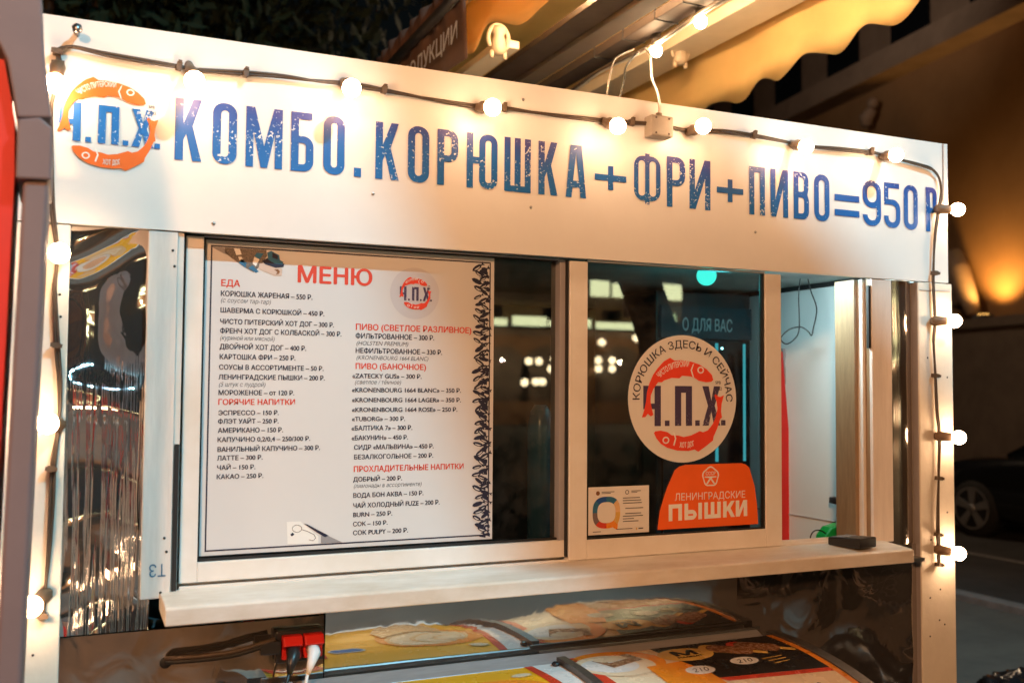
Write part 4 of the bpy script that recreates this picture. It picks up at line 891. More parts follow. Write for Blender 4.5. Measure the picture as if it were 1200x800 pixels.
# ================================================================== INSIDE THE KIOSK
cord('loose_cable', 'thin black cable loop hanging from the ceiling inside the open window', [P(939,318,.42), P(936,345,.42), P(936.5,385,.42), P(930,398,.42), P(921,403,.42), P(915,396,.42), P(925,386,.42), P(938,383,.42), P(947,388,.42), P(951,393,.42), P(953,385,.42), P(957,362,.42), P(950,340,.42), P(945,318,.42)], .0022, 'rubber')
fx, fy = 2.12, .86
T = thing('drinks_fridge', 'dark drinks fridge with teal lit header and light strips inside the kiosk', 'fridge', (fx+.22, fy+.25, .14))
mb = MB(); mb.box((fx, fy+.02, .14), (fx+.44, fy+.5, 2.03), 'fridge'); mb.build('cabinet', T, bevel=.006)
a, b = P(790,358,fy), P(868,398,fy)
mb = MB(); mb.box((fx+.01, fy, b.z), (fx+.43, fy+.019, a.z), 'fridgehead'); hd = mb.build('header_panel', T)
mb = MB(); u0, u1 = P(800,387,fy-.003), P(858,389,fy-.003); put_text(mb, 'О ДЛЯ ВАС', u0.x, u1.x, u0.z, P(800,372,fy).z-u0.z, fy-.003, 'fridgetext', .03); mb.build('header_lettering', hd)
mb = MB(); c_, d_ = P(838,402,fy), P(860,540,fy); mb.box((c_.x, fy-.004, d_.z), (c_.x+.012, fy+.0, c_.z), 'ledteal'); mb.box((d_.x+.045, fy-.004, d_.z), (d_.x+.055, fy, c_.z), 'ledteal')
for k in range(9): mb.sphere((c_.x+.03, fy-.004, c_.z-.02-.042*k), .005, 'ledpt', 8, 6)
mb.build('light_strip', T)
mb = MB(); mb.box((fx+.02, fy, .3), (fx+.42, fy+.012, b.z-.01), 'gloss'); mb.build('glass_door', T)
T = None
mb = MB(); a, b = PX(916,410,2.45), PX(930,628,2.45)
q = [P(913,412,.70), P(917,412,.70), P(935,640,.70), P(913,640,.70)]
mb.prism([q[0], q[1], q[2], q[3]], (0, .015, 0), 'red'); tag(mb.build('red_banner'), 'red leaning panel standing against the pale wall inside the kiosk', 'panel')
mb = MB(); q = [P(917.5,408,.715), P(923,408,.715), P(950,640,.715), P(936,640,.715)]
mb.prism(q, (0, .012, 0), 'greyframe'); tag(mb.build('grey_board'), 'grey leaning board edge just beside the red panel', 'board')
# teal globe under the ceiling
q = P(828,323,.30)
T = thing('teal_lamp', 'glowing round teal lamp under the ceiling behind the sash glass', 'lamp', q)
mb = MB(); mb.sphere(q, .032, 'teal', 18, 12); mb.build('globe', T); mb = MB(); mb.tube([q+Vector((0,0,.03)), (q.x, q.y, 2.044)], .012, 'black', 10); mb.build('stem', T)
tl_ = bpy.data.lights.new('teal_light', 'POINT'); tl_.energy = .7; tl_.color = (.08, .8, .85); tl_.shadow_soft_size = .04
o = bpy.data.objects.new('teal_light', tl_); COL.objects.link(o); o.location = q-Vector((0, .05, .05)); o.parent = T; o.matrix_parent_inverse = Matrix.Translation(-T.location)
# cool strip lamp above the serving hatch
T = thing('strip_lamp', 'cool white strip lamp on the kiosk ceiling above the serving hatch', 'lamp', (2.1, .2, 2.03))
mb = MB(); mb.box((2.02, .105, 2.025), (2.12, .25, 2.044), 'signwhite'); mb.build('housing', T)
al = bpy.data.lights.new('strip_light', 'AREA'); al.shape = 'RECTANGLE'; al.size = .06; al.size_y = .14; al.energy = 1.7; al.color = (.74, .96, 1); al.spread = radians(140)
o = bpy.data.objects.new('strip_light', al); COL.objects.link(o); o.location = (2.12, .18, 2.02); o.rotation_euler = (0, radians(-62), 0); o.parent = T; o.matrix_parent_inverse = Matrix.Translation(-T.location)
# green tool, blue container, packets behind the poster
q = P(990,626,.22); mb = MB()
prof = [(968,628),(975,618),(988,614),(1003,611.5),(1004,640),(966,640)]
mb.prism([P(x, y, .22) for x, y in prof], (0, .05, 0), 'green'); tag(mb.build('green_holder', bevel=.006), 'bright green plastic holder with black wire behind the card terminal', 'holder')
cord('thin_wire', 'thin dark wire curling out of the green plastic holder', [P(968,625,.2), P(961,621,.2), P(954,622,.2), P(950,628,.2), P(949,640,.2)], .0022, 'rubber', cat='wire')
mb = MB(); z0 = 1.112; q = P(633,520,.30)
mb.tube([(q.x,.30,z0),(q.x,.30,z0+.02),(q.x,.30,P(633,500,.30).z),(q.x,.30,P(633,482,.30).z),(q.x,.30,P(633,474,.30).z)], [.035,.038,.038,.030,.018], 'bluebottle', 18); tag(mb.build('blue_bottle'), 'pale blue bottle standing inside behind the dark strip of window glass', 'bottle')
rn = random.Random(4)
for i in range(9):
    x = .5+.1*i; m = ('red', 'green', 'orangep', 'gold')[i % 4]; h_ = .05+rn.uniform(0, .05)
    mb = MB(); mb.tube([(x,.2,1.112),(x,.2,1.112+h_*.6),(x,.2,1.112+h_*.8),(x,.2,1.112+h_)], [.026,.026,.012,.010], m, 12); tag(mb.build('sauce_bottle'), 'small coloured sauce bottle on the counter behind the menu poster', 'bottle', 'sauce bottles on the counter')

# card terminal on the sill
q0, q1 = P(975,628,-.03), P(1026,648,-.10)
T = thing('card_terminal', 'black card payment terminal lying on the sill by the open hatch', 'card terminal', ((q0.x+q1.x)/2, -.05, 1.184))
mb = MB(); zz = 1.186
bl = [(P(977,636,-.02).x-.005, .00), (P(997,630,-.0).x, .015), (P(1026,640,-.08).x, -.085), (P(1006,648,-.10).x, -.105)]
lo = [Vector((x, y, 1.190)) for x, y in bl]; hi = [.024, .024, .030, .030]
vs = lo+[p+Vector((0, 0, h)) for p, h in zip(lo, hi)]
mb.add(vs, [(0,1,2,3)[::-1],(4,5,6,7),(0,1,5,4),(1,2,6,5),(2,3,7,6),(3,0,4,7)], 'black'); mb.build('body', T, bevel=.004)
mb = MB()
def tp(u, v, d=.0): 
    a = vs[4].lerp(vs[7], u); b = vs[5].lerp(vs[6], u); return a.lerp(b, v)+Vector((0,0,d))
mb.add([tp(.06,.12,.001), tp(.45,.12,.001), tp(.45,.88,.001), tp(.06,.88,.001)], [(0,1,2,3)], 'greyframe'); mb.build('screen', T)
mb = MB(); 
for r in range(3):
    for c in range(3): mb.add([tp(.54+.13*r,.14+.25*c,.001), tp(.63+.13*r,.14+.25*c,.001), tp(.63+.13*r,.32+.25*c,.001), tp(.54+.13*r,.32+.25*c,.001)], [(0,1,2,3)], 'boxg')
mb.build('keypad', T)

# red double socket on the steel below the sill
q0, q1 = P(330,773,-.02), P(379,740,-.02)
T = thing('power_socket', 'red double power socket in black frame on the steel panel under the sill', 'socket', ((q0.x+q1.x)/2, 0, q0.z))
mb = MB(); mb.box((q0.x-.012, -.012, q0.z-.010), (q1.x+.004, SY-.001, q1.z+.008), 'black'); mb.build('back_frame', T, bevel=.004)
mb = MB(); wd_ = (q1.x-q0.x-.006)/2
for k in range(2):
    x0 = q0.x+k*(wd_+.004)
    mb = MB(); y0_, y1_ = -.012, -.045; mz = (q0.z+q1.z)/2
    mb.prism([(x0, y0_, q0.z), (x0, y0_-.012, q0.z), (x0, y0_-.012, mz-.002), (x0, y1_, mz+.008), (x0, y1_+.012, q1.z), (x0, y0_, q1.z)], (wd_, 0, 0), 'red'); mb.build('socket_cover', T, bevel=.003)
px0 = q0.x+wd_*.55; px1 = q0.x+wd_*1.55
mb = MB(); mb.tube([(px0, -.024, q0.z+.022), (px0-.004, -.05, q0.z+.016), (px0-.012, -.062, q0.z+.0), (px0-.016, -.066, q0.z-.02)], [.017,.016,.011,.006], 'black', 12); mb.build('plug', T)
mb = MB(); mb.tube([(px1, -.024, q0.z+.022), (px1-.002, -.05, q0.z+.016), (px1-.012, -.064, q0.z-.002), (px1-.020, -.068, q0.z-.024)], [.016,.015,.010,.006], 'signwhite', 12); mb.build('plug', T)
mb = MB(); mb.tube([(px0-.016,-.066,q0.z-.018), (px0-.03,-.068,q0.z-.06), (px0-.035,-.06,q0.z-.2)], .0042, 'black', 8); mb.build('plug_cable', T)
mb = MB(); mb.tube([(px1-.020,-.068,q0.z-.022), (px1-.026,-.07,q0.z-.05), (px1-.024,-.06,q0.z-.2)], .004, 'signwhite', 8); mb.build('plug_cable', T)
mb = MB()
for x, y in ((335,739),(349,737.5)):
    q = P(x, y-5, -.01)
o_ = P(194,776,SY); pts = smooth([Vector((o_.x, SY+.004, o_.z)), P(205,775,-.01), P(240,772,-.02), P(275,767,-.025), P(305,758,-.025), P(322,753,-.02)], 5)
mb = MB(); mb.tube(pts, .0055, 'rubber', 10); mb.tube([p+Vector((0, -.003, .009)) for p in pts], .005, 'cable', 10); mb.sphere((o_.x, SY-.001, o_.z), .013, 'rubber', 12, 8, (1, .4, 1)); mb.box(P(306,768,-.03), P(329,751,-.03)+Vector((0, .02, 0)), 'black'); tag(mb.build('power_cable'), 'thick black twin cable from a hole in the steel to the red socket', 'cable')

# ================================================================== ICE CREAM FREEZER
FX0, FX1, FYB, FZ = .50, 1.922, -.002, .954
T = thing('ice_cream_freezer', 'ice cream chest freezer with curved printed lids under the kiosk sill', 'freezer', ((FX0+FX1)/2, -.45, 0))
def lidz(t): return FZ-.003-.02*t-.42*max(0, t-.05)**2      # t: metres forward from the rail
def lid(u, t, d=0.): return (u, FYB-.056-t, lidz(t)+d)
mb = MB(); mb.box((FX0, FYB-.765, .06), (FX1, FYB, FZ-.16), 'signwhite'); mb.build('cabinet', T, bevel=.02)
mb = MB(); prof = [(FYB+.002, FZ-.16), (FYB+.002, FZ+.004), (FYB-.004, FZ+.012), (FYB-.012, FZ+.013), (FYB-.036, FZ+.003), (FYB-.052, FZ-.003), (FYB-.055, FZ-.012), (FYB-.055, FZ-.16)]
mb.prism([(FX0, y, z) for y, z in prof], (FX1-FX0-.03, 0, 0), 'rail'); mb.build('rear_rail', T, bevel=.002)
mb = MB(); mb.box((FX0+.70, FYB-.011, FZ+.0135), (FX1-.02, FYB-.004, FZ+.020), 'alud'); mb.build('rail_lip', T)
# end frames follow the lid curve
TS = [0, .04, .08, .12, .18, .24, .30, .36, .42, .48, .54, .60, .66, .72]
for x0, m in ((FX0-.022, 'alud'), (FX1-.012, 'alud')):
    mb = MB(); top = [(FYB-.05-t, lidz(t)+.014) for t in [-.02]+TS]; bot = [(y, FZ-.2-(0 if i < 8 else .0)) for i, (y, z) in enumerate(top)]
    v = []; 
    for (y, z) in top: v += [(x0, y, z), (x0+.034, y, z), (x0, y, z-.03), (x0+.034, y, z-.03)]
    f = []
    for i in range(len(top)-1):
        a = i*4; b = a+4; f += [(a, a+1, b+1, b), (a+2, b+2, b+3, a+3), (a, b, b+2, a+2), (a+1, a+3, b+3, b+1)]
    mb.add(v, f, m); mb.build('end_frame', T)
mb = MB(); mb.box((FX0-.02, FYB-.765, .06), (FX0-.001, FYB-.0, FZ-.25), 'signwhite'); mb.box((FX1+.001, FYB-.765, .06), (FX1+.02, FYB, FZ-.25), 'signwhite'); mb.build('side_cheek', T)
SPL0, SPL1 = 1.165, 1.255
def lidsheet(name, u0, u1, m, lift):
    mb = MB(); v = [lid(u, t, lift) for t in TS for u in (u0, u1)]+[lid(u, t, lift-.006) for t in TS for u in (u0, u1)]
    n = len(TS); o = 2*n
    f = [(2*i, 2*i+1, 2*i+3, 2*i+2) for i in range(n-1)]+[(o+2*i, o+2*i+2, o+2*i+3, o+2*i+1) for i in range(n-1)]
    f += [(2*i, 2*i+2, o+2*i+2, o+2*i) for i in range(n-1)]+[(2*i+1, o+2*i+1, o+2*i+3, 2*i+3) for i in range(n-1)]
    mb.add(v, f, m, False); return mb.build(name, T)
L1 = lidsheet('lid', FX0+.012, SPL1-.02, 'yellow', .0)
L2 = lidsheet('lid', SPL1-.02, FX1-.012, 'creamp', .008)
def art(mb, poly, m, lift, holes=()):
    """flat print cut into narrow bands so that it lies on the curved lid"""
    bm = bmesh.new(); v, f = fill([poly]+list(holes)); bv = [bm.verts.new((a, b, 0)) for a, b in v]
    for q in f:
        try: bm.faces.new([bv[i] for i in q])
        except ValueError: pass
    for t in TS[1:-1]:
        bmesh.ops.bisect_plane(bm, geom=bm.verts[:]+bm.edges[:]+bm.faces[:], plane_co=(0, t, 0), plane_no=(0, 1, 0))
    bm.verts.index_update()
    mb.add([lid(q.co.x, q.co.y, lift) for q in bm.verts], [[q.index for q in fc.verts] for fc in bm.faces], m); bm.free()
def A(px, py, d=0.):       # point of the lid seen at a pixel, as (along, forward)
    lo_, hi_ = 0., .7
    r = ray(px, py); 
    for _ in range(40):
        t = (lo_+hi_)/2; s = (FYB-.056-t-CAM.y)/r.y; z = CAM.z+r.z*s
        if z < lidz(t)+d: hi_ = t
        else: lo_ = t
    s = (FYB-.056-t-CAM.y)/r.y; return (CAM.x+r.x*s, t)
AL = lambda pts, d=.002: [A(x, y, d) for x, y in pts]
rot = lambda c, pts, a: [(c[0]+x*cos(a)-y*sin(a), c[1]+x*sin(a)+y*cos(a)) for x, y in pts]
# left lid print
mb = MB(); d = .0012
cswirl = (.985, .165)
art(mb, [(FX0+.02,.10),(FX0+.19,.06),(FX0+.19,.6),(FX0+.02,.6)], 'redp', d)
def ell(c, rx, ry, a=0, n=28): return rot(c, [(rx*cos(2*pi*i/n), ry*sin(2*pi*i/n)) for i in range(n)], a)
art(mb, ell((1.0,.17), .155, .095), 'orangep', d)
for i, (dx, dy, rx, ry, m) in enumerate(((0,.0,.125,.075,'cone'),(.005,-.005,.115,.066,'creamp'),(.03,-.01,.085,.050,'cone'),(.035,-.012,.075,.043,'creamp'),(.055,-.018,.045,.026,'cone'),(.057,-.02,.036,.019,'creamp'))):
    art(mb, ell((.99+dx, .165+dy), rx, ry, .12), m, d+.0002*(i+1))
art(mb, [(.865,.19),(.86,.26),(.96,.50),(1.0,.50),(1.06,.26),(1.05,.21),(.95,.235)], 'cone', d+.0018)
for k in range(3): art(mb, ell((.60+.01*k, .115+.13*k), .055, .018, -.1), 'whitep', d+.002); 
art(mb, ell((.75,.10), .05, .016, -.1), 'whitep', d); art(mb, ell((.75,.10), .043, .011, -.1), 'signblue', d+.0006)
art(mb, ell((1.10,.06), .030, .015, -.1), 'gold', d); art(mb, ell((1.10,.06), .026, .011, -.1), 'creamp', d+.0006)
art(mb, [(SPL0-.030,0.0),(SPL0-.008,0.0),(SPL0+.020,.25),(SPL0+.02,.66),(SPL0-.012,.66),(SPL0-.01,.25)], 'redp', d)
art(mb, [(SPL0-.007,0.0),(SPL0+.065,0.0),(SPL0+.065,.66),(SPL0+.021,.66),(SPL0+.021,.25)], 'whitep', d)
mb.build('left_print', L1)
mb = MB(); v = []; 
for t in TS: v += [lid(SPL1-.028, t, .017), lid(SPL1-.004, t, .017), lid(SPL1-.028, t, -.004), lid(SPL1-.004, t, -.004)]
f = []
for i in range(len(TS)-1):
    a = i*4; b = a+4; f += [(a, a+1, b+1, b), (a, b, b+2, a+2), (a+1, a+3, b+3, b+1)]
f += [(0, 2, 3, 1)]
mb.add(v, f, 'alud'); mb.build('lid_edge', L2); mb = MB(); mb.sphere(lid(SPL1-.04, .02, .006), .011, 'black', 12, 8, (1, 1, .6)); mb.build('lid_stop', L1)
# right lid print
mb = MB(); D = .0095; a0 = SPL1-.002; b0 = FX1-.014
art(mb, [(a0,.0),(a0+.022,.0),(a0+.045,.3),(a0+.045,.66),(a0,.66)], 'redp', D)
art(mb, AL([(828,756),(897,742),(936,758),(958,772),(860,789),(800,798),(780,786)]) if False else [(a0+.25,.0),(b0-.02,.0),(b0-.02,.255),(a0+.30,.235),(a0+.27,.14)], 'blackp', D)
art(mb, [(b0-.02,.0),(b0,.0),(b0,.66),(b0-.02,.66)], 'orangep', D); art(mb, [(a0+.30,.236),(b0-.021,.256),(b0-.021,.275),(a0+.32,.256)], 'redp', D)
art(mb, [(a0+.32,.257),(b0-.021,.276),(b0-.021,.6),(a0+.36,.6)], 'creamp', D+.0004)
art(mb, ell((a0+.115,.07), .125, .088, .2), 'orangep', D); art(mb, ell((a0+.095,.090), .105, .078, .2), 'creamp', D+.00022); art(mb, ell((a0+.08,.09), .075, .052, .2), 'whitep', D+.00045)
art(mb, [(a0+.16,.13),(a0+.27,.12),(a0+.30,.2),(a0+.33,.45),(a0+.22,.45),(a0+.16,.25)], 'orangep', D+.0007)
art(mb, [(a0+.05,.045),(a0+.085,.04),(a0+.085,.075),(a0+.155,.055),(a0+.145,.022),(a0+.17,.018),(a0+.185,.075),(a0+.08,.11)], 'choc', D+.0008)
art(mb, ell((a0+.09,.05), .035, .018, .1), 'creamp', D+.0010)
gc = (a0+.315,.075); art(mb, ell(gc, .082, .050), 'gold', D+.00022)
def lt(body, c, w_, h_, m, lf, bold=.02, sh=0.):
    v, f, w = text2d(body, bold, sh); mb.add([lid(c[0]-w_/2+a*w_/w, c[1]+h_*.5-b*h_, lf+k*.0001) for a, b, k in v], f, m)
lt('М', (gc[0], gc[1]-.008), .064, .040, 'blackp', D+.0007, .05); lt('MAGNAT', (gc[0], gc[1]+.022), .075, .010, 'blackp', D+.00045)
for cx1, a in ((a0+.445, .55), (a0+.535, .55)):
    art(mb, rot((cx1,.075), [(x, y) for x, y in rrect(-.075,-.032,.06,.032,.03)], a), 'gold' if cx1 < a0+.5 else 'redp', D+.00022)
    art(mb, rot((cx1+.004,.078), [(x, y) for x, y in rrect(-.060,-.033,.065,.031,.028)], a), 'choc', D+.00045)
    art(mb, rot((cx1,.075), [(x, y) for x, y in rrect(.062,-.010,.11,.010,.008)], a), 'gold', D+.00022)
for c_, tx in (((a0+.285,.185), '210'), ((a0+.435,.165), '210')):
    art(mb, ell(c_, .042, .024), 'whitep', D+.0008); lt(tx, c_, .050, .022, 'blackp', D+.0012, -.01, .3)
lt('200', (a0+.52,.33), .060, .030, 'grayink', D+.00045, -.01, .3)
lt('МОРОЖЕНОЕ ЭСКИМО', (a0+.53,.205), .075, .008, 'gold', D+.00045) if False else None
for k in range(3): art(mb, [(a0+.49+.008*k,.165+.016*k),(a0+.56,.158+.016*k),(a0+.56,.162+.016*k),(a0+.49+.008*k,.170+.016*k)], 'gold', D+.00045)
art(mb, ell((a0+.40,.36), .03, .02), 'choc', D+.00045); art(mb, ell((a0+.43,.33), .02, .014), 'cone', D+.00045)
mb.build('right_print', L2)

# rubbish bag standing forward of the right post (seen mirrored in the steel)
def blob(name, c, r, label, cat, m, seed, amp=.22):
    rn = random.Random(seed); bm = bmesh.new(); bmesh.ops.create_icosphere(bm, subdivisions=5, radius=1)
    from mathutils import noise as N_
    for v in bm.verts:
        q = v.co.copy(); n_ = N_.noise(q*2.2+Vector((seed, 0, 0)))*amp+abs(N_.noise(q*5+Vector((0, seed, 0))))*amp*.8+abs(N_.noise(q*11))*amp*.35
        v.co = Vector((q.x*r[0], q.y*r[1], q.z*r[2]))*(1+n_-.12)
        if v.co.z < -r[2]*.82: v.co.z = -r[2]*.82
    me = bpy.data.meshes.new(name); bm.to_mesh(me); bm.free(); me.materials.append(M[m])
    for p in me.polygons: p.use_smooth = True
    o = bpy.data.objects.new(name, me); COL.objects.link(o); o.location = (c[0], c[1], r[2]*.82); return tag(o, label, cat)
blob('rubbish_bag', (2.80, -.55), (.36, .26, .40), 'big crumpled black plastic rubbish bag standing before the steel panel by the post', 'bag', 'bag', 3)

# ================================================================== NEIGHBOURING STALL AT THE LEFT EDGE
T = thing('neighbour_stall', 'grey framed red stall corner standing close at the left edge', 'stall', (-.1, -.5, 0))
yN = -.55
def slab(name, pts, y, d, m, bev=.004):
    mb = MB(); mb.prism([P(px, py, y) for px, py in pts], (0, d, 0), m); return mb.build(name, T, bevel=bev)
pb = [P(x, y, yN) for x, y in ((18,210),(58,210),(25,800),(-6,800))]
xA, xB = P(0,800,yN).x, P(25,800,yN).x
mb = MB(); t_, b_ = P(57,212,yN), P(25,800,yN); t2, b2 = P(27,212,yN), P(-6,800,yN)
k = (b_.z-0)/(t_.z-b_.z)
mb.prism([t2, t_, Vector((b_.x-(t_.x-b_.x)*k, yN, 0)), Vector((b2.x-(t2.x-b2.x)*k, yN, 0))], (0, .30, 0), 'purplegrey'); mb.build('post', T, bevel=.006)
slab('bracket_block', [(20,139),(47,137),(62,150),(60,211),(18,209)], yN-.01, .25, 'purplegrey')
slab('head_post', [(-40,-60),(46,-60),(50,10),(52,60),(61,138),(20,138),(8,70),(-40,-30)], yN+.002, .28, 'purplegrey')
mb = MB(); a, b, c_, d_ = P(17,205,yN+.03), P(27,205,yN+.03), P(-2,800,yN+.03), P(-14,800,yN+.03)
mb.prism([a+Vector((-.6,0,.0)), a, d_, d_+Vector((-.6,0,0))], (0, .2, 0), 'red'); mb.prism([P(-80,60,yN+.03), P(5,70,yN+.03), P(17,139,yN+.03), a, a+Vector((-.3,0,0))], (0, .2, 0), 'red'); mb.build('red_wall', T)

# ================================================================== STREET TO THE RIGHT
# long ochre building across the road
W0 = Vector((13.2, 0, 0)); wd = Vector((sin(radians(9.2)), cos(radians(9.2)), 0)); wn = Vector((-wd.y, wd.x, 0))
def W_(s, z, o=0.): return W0+wd*s+wn*o+Vector((0, 0, z))
def wallz(px, py, o=0.): q = PN(px, py, W0+wn*o, wn); return ((q-W0).dot(wd), q.z)
T = thing('ochre_building', 'long dark ochre building with windowed attic cornice and warm uplight', 'building', W_(20, 0))
def wbox(mb, s0, s1, z0, z1, o0, o1, m):
    a = [W_(s0, z0, o0), W_(s1, z0, o0), W_(s1, z0, o1), W_(s0, z0, o1)]; mb.prism(a, (0, 0, z1-z0), m)
zc0 = wallz(1100, 68)[1]; zc1 = wallz(1000, 118)[1]; zlow = (zc0+zc1)/2
zt_ = (wallz(1100, 8)[1]+wallz(1000, 72)[1])/2
mb = MB(); wbox(mb, -14, 60, 0, zlow, -1, 0, 'stucco'); mb.build('wall', T)
mb = MB(); wbox(mb, -14, 60, zlow, zlow+.45, -1, .55, 'cornice'); wbox(mb, -14, 60, zlow+.451, zlow+.6, -1, .25, 'cornice'); mb.build('cornice', T)
mb = MB(); wbox(mb, -14, 60, zlow+.601, zt_+1.3, -1.4, -.35, 'cornice'); wbox(mb, -14, 60, zt_+1.301, zt_+1.6, -1.5, .1, 'cornice'); mb.build('attic_wall', T)
w0_ = None
sA = (zt_+1.3-zlow-.6)
for i in range(22):
    s = -6+i*2.35
    if w0_ is None:
        mb = MB(); hz = sA*.62; mb.box((-.6, -.04, 0), (.6, .04, hz), 'darkglass'); w0_ = mb.build('window'); o = w0_
        mb2 = MB(); mb2.box((-.72,-.06,-.12),(.72,.06,-.001),'cornice'); mb2.box((-.03,-.06,0),(.03,-.041,hz),'stone'); fr_ = mb2.build('frame'); fr_.parent = o; o2 = fr_
    else:
        o = w0_.copy(); COL.objects.link(o); o2 = fr_.copy(); COL.objects.link(o2); o2.parent = o; o2.matrix_parent_inverse = Matrix()
    o.location = W_(s, zlow+.6+sA*.16, -.345); o.rotation_euler = (0, 0, atan2(wd.y, wd.x)); o.parent = T; o.matrix_parent_inverse = Matrix.Translation(-T.location)
for i in range(9):
    s = -4+i*5.2; mb = MB(); wbox(mb, s, s+1.5, 3.4, 5.6, -.02, .012, 'darkglass'); wd0 = mb.build('window', T)
# stone base of the wall
sp, zp = wallz(1160, 372, .5)
mb = MB(); wbox(mb, -14, 60, 0, zp-.16, 0.002, .5, 'stone'); wbox(mb, -14, 60, zp-.159, zp, 0.002, .6, 'stone')
for i in range(30):
    s = -14+i*2.4
    if i % 3 == 0: wbox(mb, s, s+.9, 0, zp-.161, .501, .62, 'stone')
mb.build('stone_base', T)
s_, z_ = wallz(1158, 330, .35)
q = W_(s_, zp+.02, .46)
T3 = thing('uplight', 'orange uplight fitting on the stone base of the ochre building', 'floodlight', q)
mb = MB(); mb.box(q+Vector((-.12,-.12,-.10)), q+Vector((.12,.12,.04)), 'lampmetal'); mb.build('housing', T3); mb = MB(); mb.tube([q+Vector((0,0,.041)), q+Vector((0,0,.05))], .09, 'uplight', 14); mb.build('lens', T3)
def spot(name, loc, tgt, e, ang, col, parent, blend=.8, r=.1):
    l = bpy.data.lights.new(name, 'SPOT'); l.energy = e; l.spot_size = radians(ang); l.spot_blend = blend; l.color = col; l.shadow_soft_size = r
    o = bpy.data.objects.new(name, l); COL.objects.link(o); o.location = loc; d = Vector(tgt)-Vector(loc); o.rotation_mode = 'QUATERNION'; o.rotation_quaternion = d.to_track_quat('-Z', 'Y')
    o.parent = parent; o.matrix_parent_inverse = Matrix.Translation(-parent.location); return o
spot('uplight_beam', q+Vector((0,0,.12)), W_(s_, zp+2.2, .02), 160, 125, (1, .5, .12), T3)
q2 = W_(s_-7, zp+.12, .33)
T4 = thing('uplight', 'orange uplight added out of view to warm the ochre wall', 'floodlight', q2)  # added beyond the view to give the wall a dim brown light
mb = MB(); mb.box(q2+Vector((-.12,-.12,-.10)), q2+Vector((.12,.12,.04)), 'lampmetal'); mb.build('housing', T4); mb = MB(); mb.tube([q2+Vector((0,0,.041)), q2+Vector((0,0,.05))], .09, 'uplight', 14); mb.build('lens', T4)
spot('uplight_beam', q2+Vector((0,0,.15)), W_(s_-4, zp+6, .02), 100, 130, (1, .52, .16), T4)
# pale slanted console and small ornament on the wall
a, b = PN(1117,296,W0+wn*.35,wn), PN(1141,368,W0+wn*.35,wn)
o = MB(); o.tube([a, a.lerp(b,.3), a.lerp(b,.7), b], [.16,.20,.17,.12], 'cornice', 12); o.tube([a.lerp(b,.25)+Vector((.1,.35,0)), b+Vector((.1,.35,.2))], [.18,.15], 'stone', 10)
tag(o.build('wall_bracket'), 'pale slanted stone bracket on the ochre wall beside the uplight', 'bracket')
a = PN(1023,128,W0+wn*.25,wn); b = PN(1016,148,W0+wn*.25,wn)
o = MB(); o.tube([a, a.lerp(b,.4)+Vector((0,.12,0)), b], [.10,.15,.11], 'cornice', 10); o.sphere(a+Vector((0,0,.12)), .12, 'cornice', 10, 8); tag(o.build('wall_ornament'), 'small pale carved ornament on the dark wall just above the sign edge', 'ornament')

